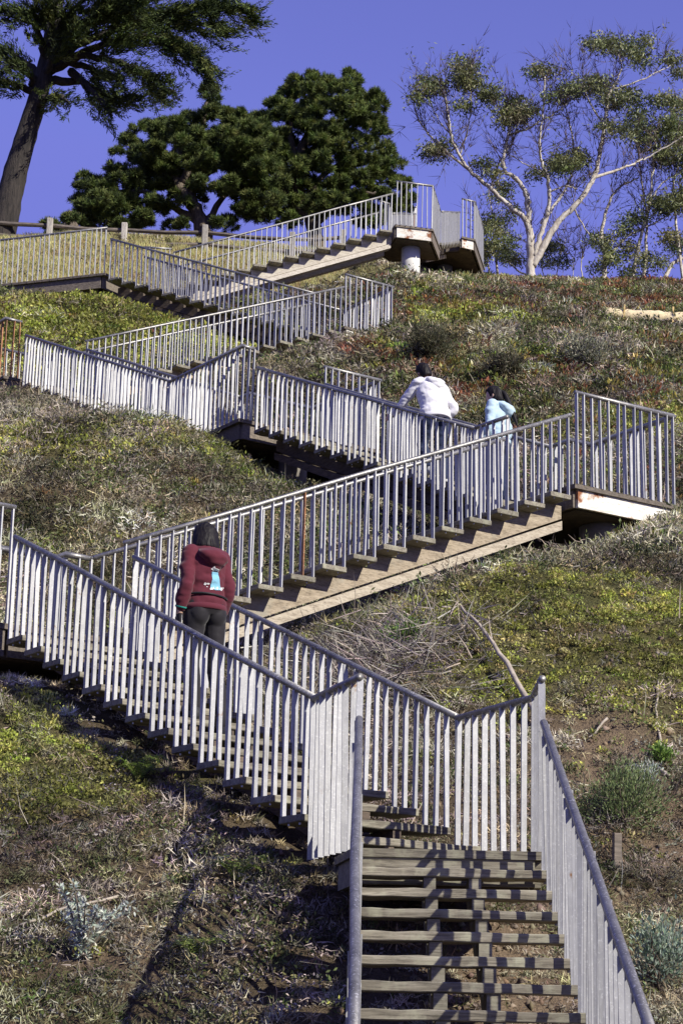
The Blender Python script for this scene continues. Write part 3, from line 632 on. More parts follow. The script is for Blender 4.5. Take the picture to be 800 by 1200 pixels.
o = link('ice_plants', ice.mesh('ice_plants', M_ICE)); tag(o, 'red and green ice plant carpeting the upper right slope', 'ice plant', kind='stuff')

grs = Cloud()
x, y = scatter(30000, -13, 4.5, 41.5, 52, lambda x, y: w_grass(x, y) * edge(x, y, .5, .7))
k = 7; xx = np.repeat(x, k) + rng.normal(0, .06, len(x) * k); yy = np.repeat(y, k) + rng.normal(0, .06, len(x) * k)
grs.put(P3(xx, yy), gnormal(xx, yy) * .3 + np.array([0, 0, 1]) + rng.normal(0, .35, (len(xx), 3)), rng.uniform(.06, .2, len(xx)), np.full(len(xx), .012), rng.normal(0, .7, len(xx)), pick([(.60, .54, .26), (.52, .49, .21), (.68, .62, .34), (.38, .40, .15)], len(xx)), 'blade')
x, y = scatter(2600, -6, 8, 10.5, 20, lambda x, y: .3 * n01(x, y, 1.5, 61, .45, .6) + .15 * w_dirt(x, y))
k = 9; xx = np.repeat(x, k) + rng.normal(0, .03, len(x) * k); yy = np.repeat(y, k) + rng.normal(0, .03, len(x) * k)
grs.put(P3(xx, yy), rng.normal(0, .7, (len(xx), 3)) + np.array([0, 0, 1]), rng.uniform(.04, .16, len(xx)), np.full(len(xx), .004), rng.normal(0, .9, len(xx)), pick([(.40, .33, .18), (.20, .25, .06), (.33, .28, .17)], len(xx)), 'blade')
o = link('dry_grass', grs.mesh('dry_grass', M_GRS)); tag(o, 'golden dry grass on the crest behind the upper walkway', 'grass', kind='stuff')

# loose litter, clods and small stones on the bare dirt
lit = Cloud(); x, y = scatter(42000, -5, 6, 10.5, 24, lambda x, y: .35 + .65 * w_dirt(x, y))
lit.put(P3(x, y, .004), rng.normal(0, 1, (len(x), 3)) * [1, 1, .35], rng.uniform(.02, .10, len(x)), rng.uniform(.003, .016, len(x)), rng.normal(0, 1, len(x)), pick([(.20, .14, .09), (.30, .23, .15), (.12, .085, .06), (.38, .31, .23), (.16, .14, .12)], len(x)), 'leaf')
o = link('leaf_litter', lit.mesh('leaf_litter', M_DRY)); tag(o, 'brown leaf litter and twigs strewn over the bare dirt', 'litter', kind='stuff')

# clods and small stones
oc = np.array([[1, 0, 0], [-1, 0, 0], [0, 1, 0], [0, -1, 0], [0, 0, 1], [0, 0, -1.]]); of = np.array([[0, 2, 4], [2, 1, 4], [1, 3, 4], [3, 0, 4], [2, 0, 5], [1, 2, 5], [3, 1, 5], [0, 3, 5]])
x, y = scatter(30000, -5, 6, 10.5, 26, lambda x, y: .12 + .88 * w_dirt(x, y)); n = len(x); rs = rng.uniform(.006, .03, n) * (1 + .7 * (rng.random(n) > .97))
Vs = oc[None] * rs[:, None, None] * rng.uniform(.6, 1.3, (n, 6, 1)) + rng.normal(0, .2, (n, 6, 3)) * rs[:, None, None] + P3(x, y, .004)[:, None]
Ts = (of[None] + (np.arange(n) * 6)[:, None, None]).reshape(-1, 3)
o = link('clods', tri_mesh('clods', Vs.reshape(-1, 3), Ts, np.repeat(pick([(.21, .16, .11), (.15, .115, .08), (.25, .205, .15)], n), 6, 0), M_DRY)); tag(o, 'loose clods and small stones on the bare dirt', 'stones', kind='stuff')

# ------------------------------------------------------------------ single plants
def plant(name, x, y, label, cat, build, group=None, dz=0):
    z = gz(x, y) + dz; root = empty(name, (x, y, z), label, cat, group); build(root, Vector((x, y, z))); return root
def cloud_part(c, name, mat, root):
    o = link(name, c.mesh(name, mat), None, root); return o
def fern(root, p):
    c = Cloud(); n = 9
    for k in range(n):
        az = 2 * math.pi * k / n + random.uniform(-.3, .3); L = random.uniform(.15, .24); t = np.linspace(.08, 1, 22)
        h = np.array([math.cos(az), math.sin(az), 0]); pos = np.array(p)[None] + h * (t[:, None] * L) + np.array([0, 0, 1]) * (np.sin(t * 2.3) * L * .75)[:, None]
        tan = unit(np.gradient(pos, axis=0)); sd = unit(np.cross(tan, [0, 0, 1]))
        for sg in (1, -1):
            c.put(pos, sd * sg + tan * .35, .062 * np.sin(np.pi * np.clip(t * .9 + .08, 0, 1)) + .012, np.full(22, .012), rng.normal(0, .2, 22), pick([(.22, .31, .07), (.28, .36, .10)], 22), 'leaf', side=np.repeat([[0, 0, 1.]], 22, 0) + rng.normal(0, .1, (22, 3)))
        c.put(pos[:-1], np.diff(pos, axis=0), np.linalg.norm(np.diff(pos, axis=0), axis=1) * 1.2, np.full(21, .005), np.zeros(21), pick([(.22, .25, .06)], 21), 'twig')
    cloud_part(c, 'frond', M_LEAF, root)
def bush(R0, H0, pal, per, ln, wd, stem=(.10, .08, .06), kind='leaf', stems=9, mat=None, droop=0.0, hollow=.35):
    def f(root, p):
        st = MB(); c = Cloud(); tips = []
        for k in range(stems):
            az = random.uniform(0, 6.28); el = random.uniform(.5, 1.45); q = Vector(p); d = Vector((math.cos(az) * math.cos(el), math.sin(az) * math.cos(el), math.sin(el))); pts = [q.copy()]
            L = 1 / math.sqrt((math.cos(el) / R0) ** 2 + (math.sin(el) / H0) ** 2)
            for j in range(5):
                q = q + d * L / 5 + Vector([random.gauss(0, L * .04) for _ in range(3)]); pts.append(q.copy())
            st.tube(pts, [.012 * (1 - .16 * j) * max(R0, .3) * 1.6 for j in range(6)], 5); tips += [np.array(q_) for q_ in pts[2:]]
            for _ in range(3):
                b0 = random.choice(pts[1:4]); e = b0 + (d + Vector([random.gauss(0, .6) for _ in range(3)])).normalized() * L * .45; tips += [np.array(b0.lerp(e, .6)), np.array(e)]
                st.tube([b0, b0.lerp(e, .5) + Vector([random.gauss(0, .01) for _ in range(3)]), e], [.006, .004, .002], 4)
        tips = np.array(tips); n = per
        idx = rng.integers(0, len(tips), n); sp = rng.normal(0, 1, (n, 3)); P = tips[idx] + sp * min(R0, H0) * .16
        D = unit(P - np.array(p) + rng.normal(0, .35, (n, 3)) * R0) + np.array([0, 0, .25 - droop])
        c.put(P, D, ln * rng.uniform(.6, 1.4, n), wd * rng.uniform(.7, 1.3, n), rng.normal(0, .5, n), pick(pal, n, .22), kind)
        st.build('stem', plain_stem, root); cloud_part(c, 'foliage', mat or M_LEAF, root)
    return f
plain_stem = plain('shrub_stem', (.14, .11, .085), .9, .3, 20)
FG = 'ferns on the lower left slope'
plant('fern', -1.42, 14.42, 'bright green fern on the green mat above the dark shadow of the stairs', 'fern', fern, FG)
plant('fern', -.62, 12.95, 'vivid green fern in the brush left of the foreground handrail', 'fern', fern, FG)
plant('fern', -.80, 12.02, 'small fern low in the foreground between the silver shrub and the stairs', 'fern', fern, FG)
SILV = [(.52, .57, .48), (.42, .48, .40), (.6, .63, .55)]
def silver(root, p):
    st = MB(); c = Cloud()
    for k in range(11):
        az = k * 2.4; el = random.uniform(.55, 1.3); L = random.uniform(.26, .42); d = np.array([math.cos(az) * math.cos(el), math.sin(az) * math.cos(el) * .7, math.sin(el)])
        t = np.linspace(0, 1, 70)[:, None]; pts = np.array(p) + d * L * t + np.array([0, 0, .08]) * np.sin(t * 2.6)
        st.tube([pts[0], pts[35], pts[69]], [.008, .006, .003], 5)
        c.put(pts, rng.normal(0, 1, (70, 3)) + d * .8, .055 * (1.2 - t[:, 0] * .5), np.full(70, .014), rng.normal(0, .6, 70), pick(SILV, 70, .12), 'leaf')
    st.build('stem', plain_stem, root); cloud_part(c, 'foliage', M_LEAF, root)
plant('silver_shrub', -1.47, 12.05, 'pale silver leaved shrub with spreading arms in the bottom left corner', 'shrub', silver)
plant('sapling', 2.20, 15.15, 'feathery olive green sapling on the brown dirt right of the foreground handrail', 'sapling',
      bush(.38, .46, [(.15, .20, .08), (.20, .25, .10), (.11, .15, .055)], 5200, .034, .009, kind='leaf', stems=14))
def stake(x, y, h, label, w=.028, tilt=.05):
    z = gz(x, y); mb = MB(); mb.box((0, 0, h / 2 - .08), (w, w * .7, h)); me = bevel_mesh(mb.mesh('wooden_stake'), .003)
    o = link('wooden_stake', me, M_DECK, None, (x, y, z), .3); o.rotation_euler[0] = tilt; tag(o, label, 'stake'); return o
stake(2.03, 14.5, .34, 'short squared timber stake driven in below the olive sapling', .06)
plant('silver_shrub', 1.98, 12.35, 'blue grey shrub at the bottom right edge beyond the foreground handrail', 'shrub',
      bush(.34, .36, [(.22, .29, .22), (.30, .36, .29), (.16, .22, .15)], 2200, .035, .012, stems=12))
plant('silver_shrub', 2.43, 15.6, 'small silvery shrub tucked right of the olive sapling', 'shrub', bush(.15, .16, SILV, 600, .03, .012, stems=7))
plant('dark_shrub', 1.6, 33.35, 'round dark grey green bush behind the man in the white hoodie', 'shrub', bush(.85, .48, [(.085, .085, .045), (.12, .11, .06), (.06, .065, .035)], 5200, .07, .012, kind='twig', stems=16))
plant('dark_shrub', 2.75, 32.45, 'low dark bush above the woman in pale blue', 'shrub', bush(.95, .38, [(.085, .08, .045), (.12, .105, .065), (.06, .06, .035)], 5200, .07, .012, kind='twig', stems=16))
plant('grey_shrub', 4.35, 33.6, 'pale grey green twiggy bush below the straw roll', 'shrub', bush(.8, .5, [(.22, .22, .15), (.32, .31, .24), (.15, .16, .10)], 4200, .06, .022, stems=16))
plant('leafy_shrub', -2.0, 40.0 - 1.2, 'brighter tuft at the right edge of the green mat under the upper flight', 'shrub', bush(.4, .3, [(.16, .22, .05), (.10, .15, .03)], 1500, .06, .03, stems=9))
plant('leafy_shrub', .62, 17.55, 'green sprig beside the dead branches below the tan stringer', 'shrub', bush(.22, .25, [(.16, .26, .05), (.12, .2, .04)], 900, .035, .02, stems=7))
plant('leafy_shrub', 2.62, 15.95, 'bright green weed at the right edge above the silvery shrub', 'shrub', bush(.2, .14, [(.16, .26, .05), (.12, .2, .04)], 700, .035, .02, stems=7))
# dead branches
def branch(pts, r0, r1, label, m, twigs=0, name='dead_branch', world=False):
    mb = MB(); P = []
    for (x, y, dz) in pts: P.append(Vector((x, y, gz(x, y) + dz)))
    Q = []
    for i in range(len(P) - 1):
        for k in range(4):
            Q.append(P[i].lerp(P[i + 1], k / 4) + Vector([random.gauss(0, .006) for _ in range(3)]))
    Q.append(P[-1]); n = len(Q); mb.tube(Q, [r0 + (r1 - r0) * i / (n - 1) for i in range(n)], 8, jitter=.12)
    o = mb.build(name, m, None, smooth=True); tag(o, label, 'branch'); return o
M_DEAD = plain('dead_wood', (.36, .31, .25), .9, .35, 14, stretch=(1, 1, 1), bumpd=.01, bstr=.5)
branch([(1.10, 17.8, .16), (1.24, 17.4, .20), (1.45, 16.9, .17), (1.72, 16.2, .03)], .010, .027, 'long bare fallen branch leaning over the dead twigs behind the lowest rail', M_DEAD)
branch([(2.74, 16.9, .06), (2.66, 16.5, .03), (2.63, 16.1, .03), (2.5, 15.95, .02), (2.62, 15.7, .02)], .008, .015, 'thin pale twisting branch on the dirt near the right edge', M_DEAD)
branch([(2.05, 16.15, .04), (2.22, 16.3, .10)], .006, .012, 'short pale stick on the dirt between the railing and the twisting branch', M_DEAD)
branch([(-1.9, 12.4, .05), (-1.62, 12.55, .10), (-1.35, 12.75, .05)], .008, .010, 'pale curved stick beside the silver shrub', M_DEAD)
# tangle of dead sticks below the tan stringer
tg = Cloud(); n = 2600
x = rng.normal(.42, .42, n); y = rng.normal(17.35, .42, n); ok = (stair_clear(x, y) > .62); x, y = x[ok], y[ok]; n = len(x)
P = P3(x, y); P[:, 2] += np.abs(rng.normal(0, .10, n)); D = rng.normal(0, 1, (n, 3)) * [1, 1, .55] + [0, 0, .25]
tg.put(P, D, rng.uniform(.12, .5, n), rng.uniform(.004, .013, n), rng.normal(0, .5, n), pick([(.40, .36, .31), (.28, .25, .22), (.2, .17, .15), (.48, .43, .37)], n), 'twig')
o = link('dead_stick_pile', tg.mesh('dead_stick_pile', M_DRY)); tag(o, 'tangled heap of dead grey sticks behind the lowest handrail', 'sticks', kind='stuff')
# straw roll on the right with its stakes
def wattle():
    xs = [5.62, 6.1, 6.6, 7.1, 7.7, 8.4, 9.3, 10.4]; P = []
    for i, x in enumerate(xs): y = 41.25 + .03 * math.sin(i * 2.1); P.append(Vector((x, y, gz(x, y) + .09 - .02 * min(1, i))))
    mb = MB(); Q = []; rr = []
    for i in range(len(P) - 1):
        for k in range(6):
            Q.append(P[i].lerp(P[i + 1], k / 6) + Vector((0, 0, random.gauss(0, .006)))); rr.append(.155 + random.gauss(0, .012))
    Q.append(P[-1]); rr.append(.12); rr[0] = .06; rr[1] = .12
    mb.tube(Q, rr, 14, jitter=.03); m_ = plain('straw_netting', (.66, .54, .33), .9, .25, 30, bumpd=.01, bstr=.6)
    o = mb.build('erosion_roll', m_, None, smooth=True); tag(o, 'tan straw erosion roll lying across the upper right slope', 'erosion roll')
M_STAKE = wood('yellow_stake', (.62, .46, .2), (.5, .36, .15), (.35, .24, .1), grain=(8, 8, 2))
wattle()
for x, l in ((6.08, 'left of the two yellow stakes pinning the straw roll'), (7.15, 'right of the two yellow stakes pinning the straw roll')):
    mb = MB(); mb.box((0, 0, .02), (.04, .05, .5)); z = gz(x, 41.13)
    o = link('wooden_stake', bevel_mesh(mb.mesh('wooden_stake'), .004), M_STAKE, None, (x, 41.13, z + .10), 0); o.rotation_euler[0] = -.15; o.rotation_euler[1] = .08; tag(o, l, 'stake')
# pale driftwood on the crest
branch([(4.2, 49.6, .05), (4.9, 49.5, .08), (5.6, 49.9, .05)], .05, .08, 'pale weathered log lying just under the ridge line', M_DEAD)

# ------------------------------------------------------------------ ridge fence
M_POST = wood('fence_post', (.52, .49, .43), (.40, .37, .32), (.2, .17, .14), grain=(12, 12, 2)); M_FR = wood('fence_rail', (.20, .16, .13), (.12, .10, .085), (.05, .04, .03), grain=(2, 12, 12))
fr_ = empty('split_rail_fence', (-3.6, 47.6, gz(-3.6, 47.6)), 'low weathered post and rail fence along the grassy crest', 'fence')
px = [(-9.6, 46.9), (-7.55, 47.2), (-5.68, 47.4), (-3.64, 47.6), (-1.42, 48.0), (-.1, 48.25)]
tops = []
for x, y in px:
    z = gz(x, y); top = {-9.6: 19.85, -7.55: 19.86, -5.68: 19.86, -3.64: 19.93, -1.42: 19.95, -.1: 20.15}[x]; tops.append(Vector((x, y, top)))
    mb = MB(); mb.box((x, y, (z - .3 + top) / 2), (.15, .13, top - z + .3)); me = bevel_mesh(mb.mesh('post'), .025, 2); link('post', me, M_POST, fr_)
for dz, dy in ((-.17, .10), (-.50, .10)):
    for i in range(len(tops) - 1):
        a_, b_ = tops[i], tops[i + 1]; mb = MB(); mb.tube([a_ + Vector((-.05, dy, dz + .02)), a_.lerp(b_, .5) + Vector((0, dy, dz - .02)), b_ + Vector((.05, dy, dz + .01))], .055, 7, jitter=.1)
        mb.build('rail', M_FR, fr_)

# ------------------------------------------------------------------ trees
_f = 2336.1
def at(u, v, D):
    """point seen at photo pixel (u,v) from the viewpoint, standing D metres away along +Y"""
    a, b = u - 400, v - 600; x = a * math.cos(_ro) + b * math.sin(_ro); y = -a * math.sin(_ro) + b * math.cos(_ro)
    r = np.array([x / _f, math.cos(_t) + y / _f * math.sin(_t), math.sin(_t) - y / _f * math.cos(_t)]); return r * D / r[1]
def bark(name, light, dark, scale=3, stretch=(6, 6, 1)):
    mt, nt, b = mat_new(name); v = objvec(nt, stretch, False); n = noise_n(nt, v, scale, 8, .65, .6)
    r = ramp(nt, [(.35, dark), (.65, light)]); nt.links.new(n.outputs[0], r.inputs[0]); nt.links.new(r.outputs[0], b.inputs['Base Color'])
    b.inputs['Roughness'].default_value = .9; bump(nt, n.outputs[0], .8, .06, b); return mt
M_CYB = bark('cypress_bark', (.048, .038, .032), (.010, .008, .007), 2.5); M_PIB = bark('pine_bark', (.20, .16, .12), (.07, .055, .045))
M_EUB = bark('eucalyptus_bark', (.64, .60, .53), (.33, .28, .22), 2.0, (3, 3, 1.2)); M_EUD = bark('grey_limb_bark', (.25, .20, .17), (.12, .09, .08))
M_CYL = tone_mat('cypress_foliage', .7, .12, .2); M_PIL = tone_mat('pine_needles', .7, .15, .25); M_EUL = tone_mat('eucalyptus_leaves', .5, .2, .45)
def smooth_path(P, k=5):
    P = np.array(P, float); n = len(P); out = []
    for i in range(n - 1):
        p0 = P[max(i - 1, 0)]; p1 = P[i]; p2 = P[i + 1]; p3 = P[min(i + 2, n - 1)]
        for t in np.linspace(0, 1, k, endpoint=False):
            out.append(.5 * ((2 * p1) + (-p0 + p2) * t + (2 * p0 - 5 * p1 + 4 * p2 - p3) * t * t + (-p0 + 3 * p1 - 3 * p2 + p3) * t ** 3))
    out.append(P[-1]); return np.array(out)
def limb(mb, px, D, r0, r1, wob=.02, dep=0, sides=9, jit=.06):
    """px: list of (u,v[,depth offset])"""
    P = [at(q[0], q[1], D + (q[2] if len(q) > 2 else dep * i / max(1, len(px) - 1))) for i, q in enumerate(px)]
    S = smooth_path(P, 6); n = len(S); S[1:-1] += rng.normal(0, wob, (n - 2, 3)); t = np.linspace(0, 1, n)
    mb.tube([Vector(p) for p in S], list(r0 + (r1 - r0) * t ** .85), sides, jitter=jit); return S
# --- cypress
ct = empty('cypress_tree', tuple(at(5, 318, 47.5)), 'huge dark cypress with a leaning trunk and drooping sprays at the top left', 'tree')
D = 47.5; mb = MB()
limb(mb, [(-6, 340), (-3, 300), (8, 250), (19, 200), (34, 150), (49, 100), (59, 50), (68, 0), (84, -90), (100, -190)], D, .43, .10, .0, sides=18, jit=.06)
for u in (-18, 16, 26): limb(mb, [(-2 + u, 335, -.2), (-2 + u * .6, 300), (5 + u * .3, 262)], D, .20, .08, 0, jit=.1)
BR = [([(52, 92), (62, 70), (74, 50), (90, 30)], -1.3, .9), ([(56, 76), (50, 52), (44, 30), (36, 10)], -1.2, .7), ([(60, 56), (72, 30), (92, 6), (120, -16)], -1.7, .9), ([(62, 40), (60, 16), (56, -10)], -1.4, .9), ([(66, 30), (96, 26), (134, 8), (176, 0)], -2.0, .8),([(60, 66), (110, 45), (170, 22), (240, 6), (300, 16)], -.6, 1.0), ([(58, 84), (108, 58), (165, 42), (215, 55), (246, 86)], -1.2, 1.0), ([(66, 42), (130, 18), (200, 24), (262, 32)], .8, 1.0),
      ([(55, 96), (95, 96), (125, 112), (160, 114), (196, 104)], .6, .55), ([(84, 84), (104, 104), (122, 122), (130, 136)], -.8, .35), ([(50, 92), (20, 66), (-20, 52)], .5, .9), ([(45, 112), (14, 98), (-20, 98)], -.6, .8),
      ([(68, 30), (20, 12), (-30, 4)], .3, 1.0), ([(76, -4), (130, -30), (190, -30), (260, -12)], 1.5, 1.0), ([(80, -30), (140, -60), (220, -70), (290, -50)], -1, 1), ([(84, -50), (20, -60), (-60, -40)], 1, 1), ([(62, 64), (100, 66), (140, 72), (172, 88), (190, 98)], -1.9, .7),
      ([(60, 74), (95, 76), (118, 86), (136, 92)], 1.6, .7), ([(64, 52), (112, 22), (150, -6)], -1.6, 1), ([(40, 130), (52, 118), (70, 112), (82, 122)], -1, .4), ([(44, 100), (30, 84), (6, 78)], -.9, .6), ([(90, -90), (150, -140), (220, -150)], .5, 1), ([(95, -110), (40, -150), (-20, -150)], -.5, 1)]
fol = Cloud(); CP_ = [(.035, .052, .015), (.055, .075, .02), (.09, .11, .03), (.03, .042, .014)]
for px, dp, dens in BR:
    S = limb(mb, px, D, .13, .025, .02, dp, 7); n = len(S)
    tot = np.linalg.norm(np.diff(S, axis=0), axis=1).sum(); m = int(tot * 25 * dens)
    for k in range(m):
        t = rng.uniform(.22, 1) ** .8; i = min(n - 2, int(t * (n - 1))); b = S[i]; d0 = unit((S[i + 1] - S[i])[None])[0]
        d = unit((d0 * 1.1 + rng.normal(0, .33, 3) * [1, 1, .8] + [0, 0, -.12])[None])[0]; L = rng.uniform(.45, 1.4) * (1.15 - .4 * t); q = 60
        s = np.linspace(0, 1, q); pos = b + rng.normal(0, .12, 3) + d * (L * s)[:, None] + np.array([0, 0, 1]) * (-.22 * L * np.sin(s * 2.9) + .12 * L * s ** 3)[:, None]
        lat = rng.normal(0, .42, (q, 3)) + d * 1.0 + [0, 0, .25]
        col = np.repeat(pick(CP_, 1, .2), q, 0) * (.85 + .5 * rng.random((q, 1)))
        fol.put(pos + rng.normal(0, .03, (q, 3)), lat, .15 * (1.1 - s) + .045, np.full(q, .023) * (1.2 - .4 * s), rng.normal(0, .4, q), col, 'blade')
mb.build('trunk', M_CYB, ct, smooth=True); link('crown', fol.mesh('crown', M_CYL), None, ct)
# --- pines
def pine(label, D, trunk, limbs, cl, seed, tone=1.0):
    root = empty('pine_tree', tuple(at(trunk[0][0], trunk[0][1], D)), label, 'tree'); mb = MB()
    limb(mb, trunk, D, .30, .12, .02)
    for l in limbs: limb(mb, l, D, .14, .04, .03, rng.uniform(-1, 1), 7)
    f = Cloud(); pal = [(.075 * tone, .105 * tone, .026), (.105 * tone, .135 * tone, .034), (.15 * tone, .18 * tone, .052), (.05, .07, .022)]
    sc = D / _f * 1.0
    for (u, v, ru, rv) in cl:
        sub = max(3, int(ru * rv / 50))
        for _ in range(sub):
            a = rng.uniform(0, 6.28); r = rng.random() ** .5 * .92
            c = at(u + math.cos(a) * r * ru, v + math.sin(a) * r * rv, D + rng.normal(0, 1.1)); R0 = rng.uniform(6, 13) * sc
            n = 30; dd = unit(rng.normal(0, 1, (n, 3)) * [1, 1, .75]); dd[:, 2] = np.abs(dd[:, 2]) * .9 - .12; T0 = c + dd * R0 * rng.uniform(.55, 1.05, (n, 1))
            k = 40; P = np.repeat(T0, k, 0) + rng.normal(0, .03, (n * k, 3)); Dm = unit(np.repeat(dd, k, 0) * .9 + rng.normal(0, .6, (n * k, 3)) + [0, 0, .35])
            base = np.repeat(pick(pal, n, .18), k, 0) * rng.uniform(.8, 1.25, (n * k, 1))
            f.put(P, Dm, rng.uniform(.09, .19, n * k), np.full(n * k, .016), rng.normal(0, .4, n * k), base, 'blade')
    mb.build('trunk', M_PIB, root, smooth=True); link('crown', f.mesh('crown', M_PIL), None, root); return root
pine('broad dark pine beside the cypress with its crown spreading low to the left', 58, [(240, 300), (236, 262), (222, 235), (205, 205), (215, 165)],
     [[(236, 262), (200, 240), (165, 225), (120, 225)], [(230, 250), (225, 225), (250, 200), (275, 165)], [(222, 238), (180, 205), (170, 180)], [(238, 270), (262, 230), (290, 200)], [(212, 215), (232, 160), (244, 115)]],
     [(98, 222, 20, 18), (92, 238, 16, 14), (125, 245, 38, 20), (140, 218, 30, 22), (170, 232, 30, 18), (165, 200, 26, 20), (150, 178, 18, 14), (180, 165, 32, 24), (205, 185, 38, 28), (185, 210, 30, 18), (222, 148, 24, 20), (245, 108, 8, 12), (247, 128, 12, 12), (262, 150, 30, 24), (285, 165, 34, 30),
      (250, 180, 34, 26), (225, 205, 28, 14), (295, 200, 30, 26), (268, 215, 30, 14), (148, 262, 34, 9), (262, 262, 22, 10), (205, 262, 14, 6), (200, 155, 16, 14), (300, 175, 26, 26), (315, 205, 18, 22), (170, 248, 34, 12), (225, 232, 26, 14), (290, 240, 26, 14), (120, 262, 34, 8), (275, 140, 16, 12), (190, 150, 12, 10), (292, 150, 22, 20), (288, 222, 26, 20), (305, 240, 22, 16), (300, 200, 22, 20), (235, 180, 30, 24), (130, 235, 26, 18), (112, 250, 22, 12), (225, 222, 20, 10)], 1)
pine('tall rounded pine behind the top flight of stairs', 60, [(372, 300), (366, 262), (350, 225), (352, 180), (370, 140)],
     [[(362, 255), (335, 225), (310, 205), (295, 190)], [(356, 235), (385, 200), (420, 185)], [(352, 200), (340, 160), (345, 120)], [(366, 262), (405, 235), (440, 225)], [(352, 190), (395, 150), (412, 110)]],
     [(335, 112, 14, 12), (360, 96, 22, 14), (352, 120, 28, 20), (385, 112, 28, 20), (412, 98, 16, 14), (425, 120, 20, 18), (400, 140, 38, 26), (432, 145, 22, 20), (360, 152, 38, 26), (330, 150, 20, 18), (322, 180, 26, 22), (360, 185, 34, 24), (400, 178, 38, 26), (440, 172, 18, 22), (425, 200, 34, 22), (450, 212, 24, 18),
      (385, 215, 34, 20), (345, 215, 24, 14), (318, 215, 16, 18), (468, 216, 9, 8), (400, 240, 40, 14), (350, 243, 24, 12), (312, 240, 18, 14), (440, 238, 26, 14), (330, 258, 40, 9), (300, 225, 14, 16), (470, 240, 12, 18), (305, 175, 16, 14), (310, 150, 12, 10), (375, 240, 30, 16), (420, 255, 40, 10), (455, 190, 12, 14), (440, 120, 10, 10), (380, 95, 12, 8), (300, 195, 18, 14), (322, 130, 16, 14), (318, 160, 16, 16), (330, 232, 22, 14), (300, 250, 22, 10), (375, 165, 26, 20), (345, 190, 26, 18), (415, 225, 26, 14)], 2, 1.1)
pine('small shrubby pine low behind the fence at the left', 56, [(80, 285), (82, 262), (80, 250)], [], [(76, 262, 16, 10), (92, 258, 10, 8), (66, 270, 14, 8)], 3)
# --- eucalyptus
EUP = [(.13, .15, .05), (.17, .19, .07), (.21, .22, .09), (.08, .10, .035)]
def euc(label, D, limbs, cl, fans, name='eucalyptus_tree', fine=.028):
    root = empty(name, tuple(at(limbs[0][0][0][0], limbs[0][0][0][1], D)), label, 'tree'); mb = MB(); f = Cloud(); tw = Cloud(); AL = []
    for (px, r0, r1) in limbs:
        S = limb(mb, px, D, r0 * .72, r1 * .7, .012, rng.uniform(-.8, .8) if len(px) > 3 else 0, 9, .08); AL.append((S, r1))
    for S, r1 in AL:   # side twigs
        n = len(S)
        for k in range(int(n * fans * .34)):
            i = int(n * (.5 + .5 * rng.random())) - 1; i = max(1, min(n - 2, i)); b = S[i]; d0 = unit((S[i + 1] - S[i])[None])[0]
            d = unit((d0 * .5 + rng.normal(0, .55, 3) + [0, 0, .55])[None])[0]; L = rng.uniform(.6, 1.6); q = b.copy()
            for j in range(5):
                q2 = q + d * L / 5; tw.put(q[None], (q2 - q)[None], np.array([L / 5 * 1.08]), np.array([fine * (1.1 - .16 * j)]), np.zeros(1), pick([(.12, .09, .08), (.20, .16, .13)], 1), 'twig')
                if j > 0:
                    m = 3; dd = unit(d + rng.normal(0, .5, (m, 3)) + [0, 0, .2]); tw.put(np.repeat(q2[None], m, 0), dd, rng.uniform(.2, .6, m), np.full(m, fine * .5), rng.normal(0, .4, m), pick([(.11, .085, .08)], m), 'twig')
                    if rng.random() < .05:
                        m2 = 8; f.put(q2 + dd[0] * .4 + rng.normal(0, .09, (m2, 3)), rng.normal(0, 1, (m2, 3)) + [0, 0, -.5], rng.uniform(.09, .17, m2), np.full(m2, .035), rng.normal(0, .3, m2), pick(EUP, m2), 'leaf')
                q = q2; d = unit((d + rng.normal(0, .16, 3) + [0, 0, .05])[None])[0]
    for (u, v, ru, rv) in cl:
        n = max(4, int(ru * rv / 15))
        for _ in range(n):
            a = rng.uniform(0, 6.28); r = rng.random() ** .5; c = at(u + math.cos(a) * r * ru * .9, v + math.sin(a) * r * rv * .9, D + rng.normal(0, .7))
            m = 90; P = c + rng.normal(0, 1, (m, 3)) * [.17, .17, .085]; f.put(P, rng.normal(0, 1, (m, 3)) + [0, 0, -.5], rng.uniform(.09, .19, m), np.full(m, .038), rng.normal(0, .3, m), np.repeat(pick(EUP, 1, .2), m, 0) * rng.uniform(.75, 1.3, (m, 1)), 'leaf')
        # twigs holding the clump up from below
        for _ in range(max(4, int(ru / 2))):
            c = at(u + rng.normal(0, ru * .5), v + rng.normal(0, rv * .3), D); S, _r = AL[rng.integers(len(AL))]
            j = np.argmin(np.linalg.norm(S - c, axis=1) + rng.random(len(S)) * .8)
            for (S2, _r2) in AL:
                j2 = np.argmin(np.linalg.norm(S2 - c, axis=1) + rng.random(len(S2)) * .8)
                if np.linalg.norm(S2[j2] - c) < np.linalg.norm(S[j] - c): S, j = S2, j2
            b = S[j]; 
            if np.linalg.norm(b - c) > 3.2: continue
            md = (b + c) / 2 + rng.normal(0, .12, 3) + [0, 0, -.12]
            for p, q in ((b, md), (md, c)): tw.put(p[None], (q - p)[None], np.array([np.linalg.norm(q - p) * 1.05]), np.array([fine * .8]), np.zeros(1), pick([(.26, .21, .17), (.18, .14, .12)], 1), 'twig')
    mb.build('trunk', M_EUB, root, smooth=True)
    if f.V: link('crown', f.mesh('crown', M_EUL), None, root)
    link('twigs', tw.mesh('twigs', M_DRY), None, root); return root
